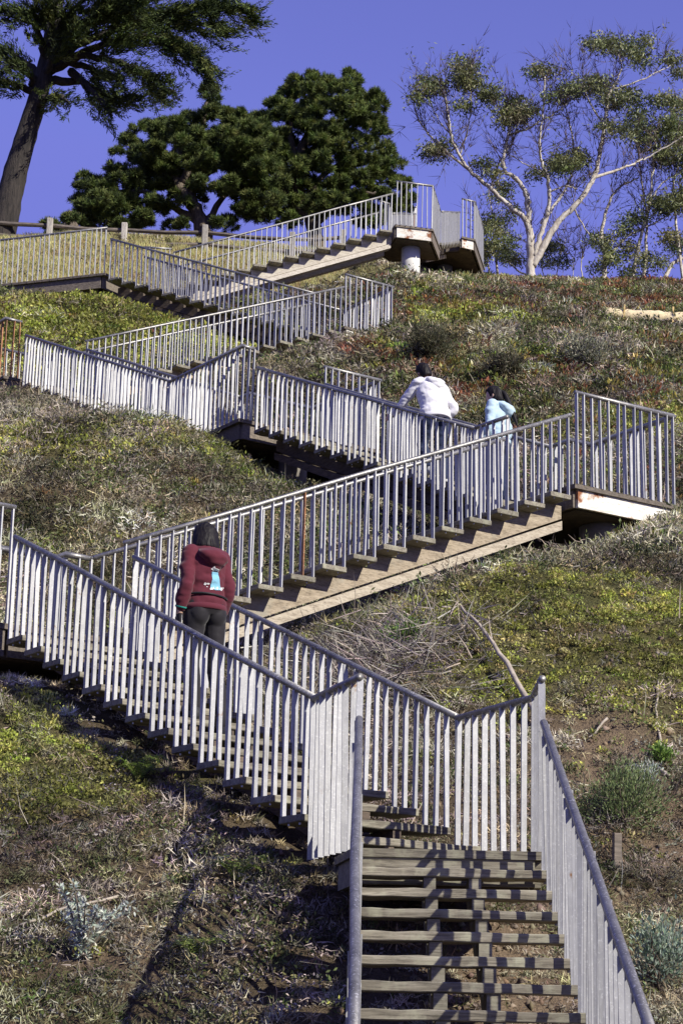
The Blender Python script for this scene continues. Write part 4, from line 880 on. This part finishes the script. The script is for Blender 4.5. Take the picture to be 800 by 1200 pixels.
euc('pale barked eucalyptus forking low on the ridge with open flat topped crown', 53,
    [([(622, 332), (621, 300), (620, 268)], .19, .15), ([(620, 270), (612, 254), (600, 245), (575, 222), (550, 200), (538, 182), (528, 160), (524, 130), (520, 105)], .12, .03), ([(548, 198), (528, 182), (505, 160), (490, 140), (484, 120)], .06, .02), ([(619, 268), (618, 245), (616, 228), (606, 212), (592, 200), (589, 188), (595, 160), (598, 140), (596, 128)], .12, .035),
     ([(595, 158), (620, 150), (650, 132), (668, 118)], .05, .02), ([(625, 300), (634, 272), (641, 250), (643, 225), (640, 205), (634, 190), (632, 165), (636, 130), (638, 90)], .11, .03), ([(634, 262), (655, 232), (665, 215), (672, 190), (668, 150), (660, 120)], .07, .02), ([(624, 312), (640, 282), (655, 258), (678, 236), (695, 208), (702, 180), (707, 145), (712, 115), (718, 100)], .15, .05),
     ([(695, 208), (720, 200), (740, 193), (752, 186)], .07, .035), ([(752, 188), (775, 175), (800, 160)], .035, .02), ([(718, 102), (728, 80), (722, 60)], .04, .015), ([(718, 104), (745, 96), (775, 82), (790, 74)], .04, .015), ([(706, 146), (690, 120), (680, 95), (660, 80)], .04, .012), ([(538, 182), (548, 150), (552, 120), (548, 90)], .04, .012), ([(575, 222), (585, 190), (600, 165), (612, 130)], .04, .012), ([(528, 160), (508, 130), (500, 108)], .03, .012),
     ([(640, 205), (612, 190), (590, 178)], .035, .012), ([(643, 225), (662, 218), (676, 222)], .04, .02)],
    [(502, 100, 18, 11), (492, 112, 10, 8), (545, 78, 14, 12), (548, 95, 20, 12), (568, 108, 12, 9), (575, 112, 8, 7), (512, 172, 16, 10), (503, 180, 8, 8), (540, 122, 14, 5), (605, 130, 24, 12), (600, 140, 14, 8), (620, 84, 14, 5), (640, 84, 16, 5), (670, 108, 24, 9), (652, 114, 12, 6), (667, 187, 22, 14), (655, 195, 12, 8), (705, 50, 20, 8), (722, 55, 14, 10), (742, 62, 14, 9), (755, 48, 8, 5), (752, 72, 8, 5), (788, 68, 8, 7), (795, 80, 6, 6),
     (700, 100, 20, 9), (722, 115, 20, 10), (735, 112, 12, 8), (742, 134, 12, 9), (715, 150, 12, 8), (733, 155, 10, 8), (575, 205, 8, 6), (603, 118, 10, 6), (565, 190, 6, 4), (630, 205, 7, 5), (590, 220, 6, 4)], 2.2)
euc('darker eucalyptus clump at the right edge of the ridge with several thin trunks', 56,
    [([(706, 335), (708, 300), (704, 275), (712, 240), (725, 220), (748, 208)], .12, .03), ([(738, 335), (745, 300), (752, 270), (760, 240), (764, 200), (768, 160)], .10, .03), ([(752, 335), (756, 295), (757, 255), (752, 215), (745, 165)], .08, .025), ([(775, 335), (785, 312), (800, 302), (830, 290)], .10, .05), ([(712, 300), (738, 275), (765, 262), (800, 240)], .06, .02), ([(706, 290), (690, 275), (675, 250), (672, 235)], .04, .015), ([(800, 330), (792, 270), (788, 220), (800, 170)], .08, .03), ([(760, 240), (775, 215), (800, 200)], .04, .02)],
    [(775, 118, 18, 8), (798, 122, 16, 10), (788, 150, 24, 16), (800, 178, 20, 18), (760, 165, 16, 12), (775, 185, 16, 10), (752, 150, 10, 8), (770, 240, 18, 12), (745, 258, 16, 8), (795, 235, 14, 16), (700, 282, 14, 10), (715, 300, 12, 9), (735, 290, 10, 8), (760, 305, 18, 8), (790, 282, 14, 12), (705, 312, 10, 6), (748, 322, 18, 5), (810, 210, 12, 20), (732, 272, 8, 6)], 2.2)
euc('thin dark leafed eucalyptus half hidden behind the topmost landing', 60,
    [([(585, 335), (580, 300), (577, 260), (572, 225)], .07, .02), ([(620, 325), (600, 312), (588, 295)], .05, .02), ([(575, 335), (568, 290), (560, 255)], .05, .015)],
    [(575, 262, 16, 14), (590, 285, 14, 14), (572, 290, 14, 12), (598, 250, 8, 7), (600, 300, 12, 10), (560, 300, 10, 14), (585, 230, 5, 4)], 2.5)
euc('scraggly low eucalyptus saplings in the gap right of the pale trunk', 60,
    [([(650, 335), (655, 305), (662, 280)], .03, .012), ([(640, 335), (634, 310), (640, 292)], .03, .012), ([(684, 335), (680, 312), (683, 298)], .035, .015), ([(672, 332), (670, 300)], .02, .01)],
    [(650, 290, 10, 8), (658, 305, 8, 6), (640, 305, 8, 6), (632, 292, 8, 5)], 2.5)

# ------------------------------------------------------------------ people
def ell_loft(rings, sides=18):
    """rings: (center, half-x axis vec, half-y axis vec)"""
    mb = MB(); vs = []; n = len(rings)
    for c, ax, ay in rings:
        c, ax, ay = Vector(c), Vector(ax), Vector(ay)
        for j in range(sides):
            t = 2 * math.pi * j / sides; vs.append(c + ax * math.cos(t) + ay * math.sin(t))
    fs = []
    for i in range(n - 1):
        for j in range(sides):
            a0 = i * sides + j; a1 = i * sides + (j + 1) % sides; fs.append((a0, a1, a1 + sides, a0 + sides))
    fs += [tuple(range(sides))[::-1], tuple(range((n - 1) * sides, n * sides))]
    mb.add(vs, fs); return mb
def merge(mbs):
    m_ = MB()
    for q in mbs: m_.add(q.v, q.f)
    return m_
def blobm(c, r, seg=14):
    mb = MB(); c = Vector(c); vs = []; fs = []
    for i in range(1, seg):
        ph = math.pi * i / seg
        for j in range(seg * 2):
            t = math.pi * j / seg; vs.append((c.x + r[0] * math.sin(ph) * math.cos(t), c.y + r[1] * math.sin(ph) * math.sin(t), c.z + r[2] * math.cos(ph)))
    k = seg * 2; vs += [(c.x, c.y, c.z + r[2]), (c.x, c.y, c.z - r[2])]
    for i in range(seg - 2):
        for j in range(k): fs.append((i * k + j, i * k + (j + 1) % k, (i + 1) * k + (j + 1) % k, (i + 1) * k + j)[::-1])
    for j in range(k): fs.append((len(vs) - 2, j, (j + 1) % k)); fs.append((len(vs) - 1, (seg - 2) * k + (j + 1) % k, (seg - 2) * k + j))
    mb.add(vs, fs); return mb
def limbt(pts, rads, sides=14, squash=None):
    S = smooth_path(pts, 6); R_ = smooth_path(np.array(rads, float)[:, None] * np.ones((1, 3)), 6)[:, 0]
    mb = MB(); mb.tube([Vector(p) for p in S], list(R_), sides); 
    m2 = merge([mb, blobm(S[0], (R_[0],) * 3, 8), blobm(S[-1], (R_[-1],) * 3, 8)]); return m2
def remeshed(mb, name, vox, smooth=4, disp=0, dscale=8, seed=0, zs=1.9, off=0.0):
    me = bpy.data.meshes.new(name + '_tmp'); me.from_pydata(mb.v, [], mb.f); me.update()
    bm = bmesh.new(); bm.from_mesh(me); bmesh.ops.recalc_face_normals(bm, faces=bm.faces); bm.to_mesh(me); bm.free()
    o = bpy.data.objects.new(name + '_tmp', me); COL.objects.link(o)
    rm = o.modifiers.new('r', 'REMESH'); rm.mode = 'VOXEL'; rm.voxel_size = vox; rm.use_smooth_shade = True
    sm = o.modifiers.new('s', 'SMOOTH'); sm.factor = .5; sm.iterations = smooth
    dg = bpy.context.evaluated_depsgraph_get(); out = bpy.data.meshes.new_from_object(o.evaluated_get(dg)); out.name = name
    bpy.data.objects.remove(o); bpy.data.meshes.remove(me)
    if disp:
        n = len(out.vertices); co = np.empty(n * 3, np.float32); out.vertices.foreach_get('co', co); co = co.reshape(-1, 3); nr = np.empty(n * 3, np.float32); out.vertices.foreach_get('normal', nr); nr = nr.reshape(-1, 3)
        a = vnoise(co[:, 0] * dscale, co[:, 1] * dscale, co[:, 2] * dscale * zs, seed) - .5; b = vnoise(co[:, 0] * dscale * 2.3, co[:, 1] * dscale * 2.3, co[:, 2] * dscale * zs * 2.1, seed + 5) - .5
        co = co + nr * ((a + .5 * b) * disp + off)[:, None]; out.vertices.foreach_set('co', co.ravel()); out.update()
    out.polygons.foreach_set('use_smooth', [True] * len(out.polygons)); return out
def cloth(name, col, rough=.9): 
    mt, nt, b = mat_new(name); v = objvec(nt); n = noise_n(nt, v, 220, 2, .5); r = ramp(nt, [(.3, tuple(c * .85 for c in col)), (.7, col)]); nt.links.new(n.outputs[0], r.inputs[0]); nt.links.new(r.outputs[0], b.inputs['Base Color'])
    b.inputs['Roughness'].default_value = rough; b.inputs['Specular IOR Level'].default_value = .2; b.inputs['Sheen Weight'].default_value = .15; return mt
M_SKIN, _nt, _b = mat_new('skin'); _b.inputs['Base Color'].default_value = (.52, .33, .24, 1); _b.inputs['Roughness'].default_value = .5; _b.inputs['Subsurface Weight'].default_value = .1; _b.inputs['Subsurface Radius'].default_value = (.02, .008, .004)
M_HAIR, _nt, _b = mat_new('black_hair'); _b.inputs['Roughness'].default_value = .55; _b.inputs['Specular IOR Level'].default_value = .15; _v = objvec(_nt, (60, 60, 3), False); _n = noise_n(_nt, _v, 3, 4, .6); _r = ramp(_nt, [(.3, (.006, .005, .006)), (.7, (.02, .017, .018))]); _nt.links.new(_n.outputs[0], _r.inputs[0]); _nt.links.new(_r.outputs[0], _b.inputs['Base Color']); bump(_nt, _n.outputs[0], .25, .003, _b)
M_MAROON = cloth('maroon_fleece', (.105, .018, .030)); M_BLACK = cloth('black_leggings', (.016, .014, .017), .7); M_WHITE = cloth('white_fleece', (.74, .73, .76)); M_BLUE = cloth('pale_blue_fleece', (.47, .62, .72)); M_JEAN = cloth('dark_denim', (.025, .035, .075)); M_SHOE = cloth('dark_shoe', (.03, .03, .035), .6)
M_TEAL = cloth('teal_band', (.02, .22, .18)); M_PW = cloth('white_print', (.8, .8, .78)); M_PB = cloth('blue_print', (.22, .48, .62)); M_BELT = cloth('black_strap', (.01, .01, .012), .5); M_GREYS = cloth('grey_shoe', (.5, .5, .48))
def hand(w, e, side, curl=.5, palm_n=None):
    """w wrist, e direction of the hand; thumb leaves the inner side"""
    w = np.array(w, float); e = unit(np.array(e, float)[None])[0]; inn = np.array([-side, 0, 0.]); fw = unit(np.cross(e, inn)[None])[0]
    fw = unit((fw - e * fw.dot(e))[None])[0]; nn = unit(np.cross(e, fw)[None])[0]          # nn: palm normal, fw: towards the thumb
    if fw[1] < 0: fw = -fw
    if nn.dot(inn) < 0: nn = -nn
    parts = [ell_loft([(w, fw * .024, nn * .018), (w + e * .02, fw * .027, nn * .017), (w + e * .055, fw * .037, nn * .015), (w + e * .085, fw * .038, nn * .013)], 12)]
    for k, (o_, L) in enumerate(((.028, .068), (.0095, .076), (-.0095, .070), (-.028, .055))):
        b = w + e * .078 + fw * o_; d1 = unit((e + nn * curl * .5)[None])[0]; d2 = unit((e + nn * curl * 1.4)[None])[0]; d3 = unit((e * .6 + nn * curl * 2.2)[None])[0]
        p1 = b + d1 * L * .45; p2 = p1 + d2 * L * .32; p3 = p2 + d3 * L * .25
        mb = MB(); mb.tube([Vector(q) for q in (b - e * .01, b, p1, p2, p3)], [.0085, .0085, .008, .0075, .0055], 8); parts.append(mb)
    b = w + e * .025 + fw * .024; p1 = b + unit((e * .7 + fw * .9 + nn * .2)[None])[0] * .035; p2 = p1 + unit((e * 1.0 + fw * .35 + nn * .4)[None])[0] * .028; p3 = p2 + unit((e + nn * .5)[None])[0] * .02
    mb = MB(); mb.tube([Vector(q) for q in (b, p1, p2, p3)], [.012, .011, .0095, .007], 8); parts.append(mb)
    return merge(parts)
def person(label, loc, head, J, garments, hair, hscale=1.0, female=True, prints=None, face_turn=0):
    """J: joints in a local frame (x right, y forward, z up, feet at 0)"""
    J = {k: np.array(v, float) for k, v in J.items()}
    shw = np.linalg.norm(J['shL'] - J['shR']); ch = (J['shL'] + J['shR']) / 2
    xr = unit((J['shR'] - J['shL'])[None])[0]; up = unit((ch - J['pelvis'])[None])[0]; fw = unit(np.cross(up, xr)[None])[0]; xr = np.cross(fw, up)
    P = J['pelvis']; tor = lambda t: P + (ch - P) * t
    def torso(g, lo=-.12, hem=0):
        R_ = [(lo, .165, .115), (0, .175, .12), (.18, .155, .11), (.38, .140, .10), (.60, .160, .112), (.82, .178, .112), (.97, .155, .09), (1.06, .085, .07)]
        if not female: R_ = [(lo, .165, .12), (0, .168, .12), (.18, .16, .115), (.38, .160, .115), (.60, .182, .125), (.82, .205, .125), (.97, .180, .10), (1.06, .09, .075)]
        return ell_loft([(tor(t), xr * (a + g), fw * (b + g)) for t, a, b in R_], 24)
    hd = J['head']; nk = J['neck']; hu = unit((hd - nk)[None])[0]; ct_, st_ = math.cos(face_turn), math.sin(face_turn)
    hf = fw * ct_ + xr * -st_; hf = unit((hf - hu * hf.dot(hu))[None])[0]; hx = np.cross(hf, hu)
    hr = [(-.105, .030, .035, .035), (-.085, .050, .055, .03), (-.05, .062, .078, .015), (0, .073, .092, .0), (.04, .074, .094, -.005), (.075, .064, .082, -.008), (.10, .042, .055, -.01), (.115, .012, .018, -.01)]
    parts = [ell_loft([(hd + hu * z + hf * o_, hx * a, hf * b) for z, a, b, o_ in hr], 20), limbt([tor(1.0), nk, nk * .4 + hd * .6], [.06, .052, .052], 12)]
    parts.append(merge([ell_loft([(hd + hf * .085 + hu * .02, hx * .010, hu * .012), (hd + hf * .098 - hu * .005, hx * .013, hu * .016), (hd + hf * .108 - hu * .02, hx * .012, hu * .010)], 8)]))
    for sg in (1, -1): parts.append(blobm(hd + hx * sg * .074 - hu * .008, (.012, .016, .028), 6))
    parts += [torso(0)]
    for s_ in ('L', 'R'):
        sg = -1 if s_ == 'L' else 1; sh, el, wr = J['sh' + s_], J['el' + s_], J['wr' + s_]
        parts.append(limbt([ch * .35 + sh * .65, sh, (sh + el) / 2, el, (el + wr) / 2, wr], [.05, .052, .044, .036, .034, .024]))
        parts.append(hand(wr, J.get('hd' + s_, wr + (wr - el)) - wr, sg, .55))
        hp, kn, an = J['hip' + s_], J['kn' + s_], J['an' + s_]
        parts.append(limbt([P * .4 + hp * .6, hp - [0, 0, .03], (hp + kn) / 2, kn, kn * .6 + an * .4, an], [.08, .082, .068, .052, .052, .034]))
        parts.append(limbt([an, an + [0, -.01, -.03], an + [0, .07, -.06], an + [0, .15, -.07]], [.034, .036, .034, .026]))
    me = remeshed(merge(parts), 'person', .0065, 3)
    o = bpy.data.objects.new('person', me); COL.objects.link(o); me.materials.append(M_SKIN); tag(o, label, 'person')
    def child(name, me2, m_): 
        c = bpy.data.objects.new(name, me2); COL.objects.link(c); c.parent = o
        if len(me2.materials) == 0: me2.materials.append(m_)
        return c
    # trousers
    tp = [ell_loft([(tor(t), xr * (a + .006), fw * (b + .008)) for t, a, b in ((-.15, .14, .10), (-.06, .172, .125), (.06, .172, .125), (.16, .155, .113))], 24)]
    for s_ in ('L', 'R'):
        hp, kn, an = J['hip' + s_], J['kn' + s_], J['an' + s_]; g = garments.get('leg_gap', .006)
        tp.append(limbt([P * .3 + hp * .7, hp - [0, 0, .04], (hp + kn) / 2, kn, kn * .6 + an * .4, an + [0, 0, .02]], [.088 + g, .09 + g, .072 + g, .055 + g, .055 + g, .040 + g * 1.8]))
    tp.append(merge([blobm(P + xr * sx * .075 - fw * .045 - up * .05, (.085, .076, .11), 10) for sx in (1, -1)]))
    child('trousers', remeshed(merge(tp), 'trousers', .009, 5, garments.get('leg_fold', .006), 14, 3, 1.9, .003), garments['trousers'])
    # top
    tp = [ell_loft([(tor(t), xr * (a + .02), fw * (b + .022)) for t, a, b in garments['top_rings']], 24)]
    for s_ in ('L', 'R'):
        sh, el, wr = J['sh' + s_], J['el' + s_], J['wr' + s_]; we = el + (wr - el) * garments.get('sleeve', .86)
        tp.append(limbt([ch * .4 + sh * .6, sh, (sh + el) / 2, el, (el + we) / 2, we - (we - el) * .12, we], [.058, .060, .054, .050, .045, .039, .031]))
    hb = tor(1.02) - fw * .03
    if garments.get('hood', True):
        # a dropped hood: a collar ring round the neck and a pouch hanging at the back
        ring = [nk * .55 + tor(1.0) * .45 + (xr * math.cos(t) * .088 + fw * math.sin(t) * .075) + up * (-.012 - .015 * math.sin(t)) for t in np.linspace(0, 2 * math.pi, 15)]
        mbh = MB(); mbh.tube([Vector(q) for q in ring], .034, 10); tp.append(mbh)
        tp.append(ell_loft([(tor(1.08) - fw * .070, xr * .095, fw * .055), (tor(1.0) - fw * .115, xr * .118, fw * .062), (tor(.90) - fw * .135 + xr * .012, xr * .105, fw * .060), (tor(.79) - fw * .13 + xr * .02, xr * .070, fw * .045), (tor(.69) - fw * .115 + xr * .022, xr * .024, fw * .02)], 16))
    top_o = child('hoodie', remeshed(merge(tp), 'hoodie', .0085, 3, .020, 9, 9, 2.2, .008), garments['top'])
    # hem band
    t0 = garments['top_rings'][0][0]; t1 = t0 + .09
    hm = ell_loft([(tor(t), xr * (a + .026), fw * (b + .028)) for t, a, b in ((t0 - .015, garments['top_rings'][0][1] - .006, garments['top_rings'][0][2] - .004), (t0 + .0, garments['top_rings'][0][1] + .006, garments['top_rings'][0][2] + .006), (t1, garments['top_rings'][0][1] + .006, garments['top_rings'][0][2] + .005))], 32)
    c = child('hem', hm.mesh('hem', True), garments['top'])
    for s_ in ('L', 'R'):
        an = J['an' + s_]
        sm_ = merge([limbt([an + [0, -.02, -.01], an + [0, -.025, -.045], an + [0, .07, -.055], an + [0, .16, -.062]], [.042, .047, .045, .034])])
        child('shoe', remeshed(sm_, 'shoe', .008, 2), garments['shoe'])
    hm = hair(hd, hu, hf, hx, nk, up, fw, xr); child('hair', hm, M_HAIR)
    if prints: prints(child, tor, xr, fw, up, J, top_o.data)
    o.location = loc; o.rotation_euler = (0, 0, -R(head)); o.scale = (hscale,) * 3; return o
def bob(hd, hu, hf, hx, nk, up, fw, xr):
    m_ = merge([ell_loft([(hd + hu * z - hf * o_, hx * a, hf * b) for z, a, b, o_ in ((-.135, .092, .076, .045), (-.115, .108, .090, .035), (-.08, .112, .100, .025), (-.02, .108, .106, .018), (.04, .100, .106, .012), (.085, .082, .09, .012), (.115, .052, .06, .012), (.130, .02, .024, .012))], 28)])
    # cut away the face side
    m_.v = [tuple(np.array(v) - hf * max(0, (np.array(v) - hd).dot(hf) - .045) * (1 if (np.array(v) - hd).dot(hu) < .05 else .4)) for v in m_.v]
    tuft = MB(); tuft.tube([Vector(hd + hu * .115 - hx * .045), Vector(hd + hu * .15 - hx * .055)], [.012, .003], 6)
    out = remeshed(merge([m_, tuft]), 'hair', .006, 2, .009, 55, 4, .08); return out
def short_hair(hd, hu, hf, hx, nk, up, fw, xr):
    m_ = ell_loft([(hd + hu * z - hf * o_, hx * a, hf * b) for z, a, b, o_ in ((-.09, .055, .05, .05), (-.05, .076, .075, .03), (0, .085, .092, .018), (.05, .086, .10, .008), (.09, .072, .085, .004), (.12, .045, .055, .002), (.132, .015, .02, 0))], 24)
    m_.v = [tuple(np.array(v) - hf * max(0, (np.array(v) - hd).dot(hf) - .05) * (1 if (np.array(v) - hd).dot(hu) < .055 else 0)) for v in m_.v]
    return remeshed(m_, 'hair', .006, 2, .010, 50, 6, .2)
def pony(hd, hu, hf, hx, nk, up, fw, xr):
    a = short_hair(hd, hu, hf, hx, nk, up, fw, xr)
    b = limbt([hd - hf * .09 + hu * .03, hd - hf * .125 - hu * .01, hd - hf * .14 - hu * .12, hd - hf * .150 - hu * .24, hd - hf * .16 - hu * .36, hd - hf * .165 - hu * .46], [.022, .028, .032, .030, .022, .008])
    bm = bmesh.new(); bm.from_mesh(a); me2 = bpy.data.meshes.new('x'); me2.from_pydata(b.v, [], b.f); bm.from_mesh(me2); bmesh.ops.recalc_face_normals(bm, faces=bm.faces); bm.to_mesh(a); bm.free()
    a.polygons.foreach_set('use_smooth', [True] * len(a.polygons)); return a
def back_print(child, tor, xr, fw, up, J, top_me):
    from mathutils.bvhtree import BVHTree
    tree = BVHTree.FromPolygons([v.co.copy() for v in top_me.vertices], [tuple(p.vertices) for p in top_me.polygons])
    # generic print on the back: pale blue trapezoid with white flecks round it, wrapped on the curved back
    def surf(x, t):   # x across (m), t along torso 0..1
        b = .137 + .022 * math.sin(math.pi * min(1, max(0, (t - .2) / .9))); a = .19
        q = tor(t) + xr * x - fw * .6; hit = tree.ray_cast(Vector(q), Vector(fw))[0]
        return (np.array(hit) if hit is not None else q + fw * .45) - fw * .004
    def patch(name, pts, m_, n=6):
        dense = []; k0 = len(pts)
        for i in range(k0):
            for j in range(3): dense.append(tuple(np.array(pts[i]) + (np.array(pts[(i + 1) % k0]) - np.array(pts[i])) * j / 3))
        mb = MB(); k = len(dense); c = (sum(p[0] for p in dense) / k, sum(p[1] for p in dense) / k); R3 = 4
        vs = [surf(*c)] + [surf(c[0] + (p[0] - c[0]) * q / R3, c[1] + (p[1] - c[1]) * q / R3) for q in range(1, R3 + 1) for p in dense]
        fs = [(0, i + 1, (i + 1) % k + 1) for i in range(k)] + [(q * k + i + 1, (q + 1) * k + i + 1, (q + 1) * k + (i + 1) % k + 1, q * k + (i + 1) % k + 1) for q in range(R3 - 1) for i in range(k)]
        mb.add(vs, fs)
        child(name, mb.mesh(name), m_)
    cx = .022
    patch('blue_print', [(cx - .035, .64), (cx + .02, .64), (cx + .035, .5), (cx + .055, .32), (cx + .0, .30), (cx - .045, .33), (cx - .035, .5)], M_PB)
    patch('white_print', [(cx - .03, .70), (cx + .024, .685), (cx + .02, .655), (cx - .03, .66)], M_PW)
    patch('white_print', [(cx - .05, .68), (cx - .03, .73), (cx - .020, .71), (cx - .03, .66)], M_PW)
    for i in range(22):
        x = cx - .095 + .19 * (i + .5) / 22 + random.uniform(-.008, .008); t = .31 + .07 * abs((x - cx) / .085) + random.uniform(-.04, .04); r = random.uniform(.005, .011)
        patch('white_print', [(x + r * math.cos(q) * random.uniform(.8, 1.4), t + r * 1.6 * math.sin(q)) for q in np.linspace(0, 5.3, 6)], M_PW)
    # thin black strap round the waist
    mb = MB(); ring = [tor(.20) + xr * math.cos(t) * .180 + fw * math.sin(t) * .146 + up * (.006 * math.sin(2 * t)) for t in np.linspace(0, 2 * math.pi, 33)]
    mb.tube([Vector(q) for q in ring], .009, 6); child('waist_strap', mb.mesh('waist_strap', True), M_BELT)
    for s_ in ('L', 'R'):
        sg = -1 if s_ == 'L' else 1; el, wr = J['el' + s_], J['wr' + s_]; hv = unit((J['hd' + s_] - wr)[None])[0]
        g = merge([hand(wr + hv * .006, hv, sg, .6)]); cen = np.mean(np.array(g.v), 0); g.v = [tuple(cen + (np.array(v) - cen) * 1.10) for v in g.v]
        child('glove', remeshed(g, 'glove', .0055, 1), M_BLACK)
    el, wr = J['elL'], J['wrL']; d = unit((wr - el)[None])[0]; sx = unit(np.cross(d, [0, 1, 0])[None])[0]; sy = np.cross(d, sx); c = el + (wr - el) * .80
    mb = MB(); mb.tube([Vector(c + (sx * math.cos(t) + sy * math.sin(t)) * .040) for t in np.linspace(0, 2 * math.pi, 17)], .009, 8); child('wrist_band', mb.mesh('wrist_band', True), M_TEAL)
TR_F = ((-.05, .150, .112), (.08, .152, .113), (.2, .138, .104), (.4, .132, .100), (.6, .140, .106), (.82, .150, .105), (.98, .128, .086), (1.08, .07, .06))
TR_M = ((-.14, .172, .13), (-.03, .172, .122), (.08, .18, .128), (.2, .165, .125), (.4, .165, .125), (.6, .178, .13), (.82, .188, .128), (.98, .158, .10), (1.08, .08, .065))
# the woman in maroon, climbing away from the viewer
J1 = dict(pelvis=(0, 0, .90), neck=(.0, .045, 1.385), head=(.012, .075, 1.485), shL=(-.145, .02, 1.325), shR=(.145, .02, 1.325), elL=(-.195, -.045, 1.07), wrL=(-.212, .02, .845), hdL=(-.208, .045, .75), elR=(.178, -.05, 1.075), wrR=(.185, .03, .86), hdR=(.18, .06, .77),
          hipL=(-.085, 0, .88), knL=(-.085, .03, .48), anL=(-.085, -.04, .085), hipR=(.085, 0, .88), knR=(.095, -.02, .44), anR=(.09, -.22, -.0685))
person('woman with a black bob in a maroon hoodie climbing the lower flight', (-1.06, 15.42, Z['F2'] + 8 * RISE), -33, J1,
       dict(trousers=M_BLACK, top=M_MAROON, top_rings=TR_F, shoe=M_SHOE, leg_fold=.004, sleeve=.80), bob, 1.0, True, back_print)
# the man in white, stooping with his left hand on the rail
J2 = dict(pelvis=(0, 0, .92), neck=(.0, .20, 1.44), head=(-.02, .25, 1.56), shL=(-.18, .14, 1.37), shR=(.18, .12, 1.355), elL=(-.27, .34, 1.12), wrL=(-.32, .52, .99), hdL=(-.34, .60, .97), elR=(.27, -.02, 1.07), wrR=(.22, .12, .87), hdR=(.20, .18, .80),
          hipL=(-.09, 0, .90), knL=(-.10, .14, .56), anL=(-.09, .02, .235), hipR=(.09, 0, .90), knR=(.10, .03, .50), anR=(.10, -.07, .085))
person('man with short black hair in a white hoodie leaning on the upper handrail', (1.16, 24.02, Z['F4'] + 5 * RISE), -33, J2,
       dict(trousers=M_JEAN, top=M_WHITE, top_rings=TR_M, shoe=M_GREYS, leg_gap=.014, leg_fold=.012, sleeve=.9), short_hair, 1.0, False)
J3 = dict(pelvis=(0, 0, .88), neck=(.0, .02, 1.345), head=(.0, .05, 1.445), shL=(-.155, .0, 1.29), shR=(.155, .0, 1.29), elL=(-.215, .0, 1.04), wrL=(-.20, .12, .84), hdL=(-.19, .17, .77), elR=(.215, -.02, 1.04), wrR=(.20, .10, .84), hdR=(.19, .15, .77),
          hipL=(-.08, 0, .86), knL=(-.085, .09, .50), anL=(-.08, .0, .235), hipR=(.08, 0, .86), knR=(.09, .01, .46), anR=(.085, -.07, .085))
person('woman with a long black ponytail in a pale blue hoodie behind the man', (1.86, 23.0, Z['F4'] + 1 * RISE), -58, J3,
       dict(trousers=M_JEAN, top=M_BLUE, top_rings=TR_F, shoe=M_SHOE, sleeve=.92, leg_fold=.008), pony, 1.03, True, face_turn=.3)
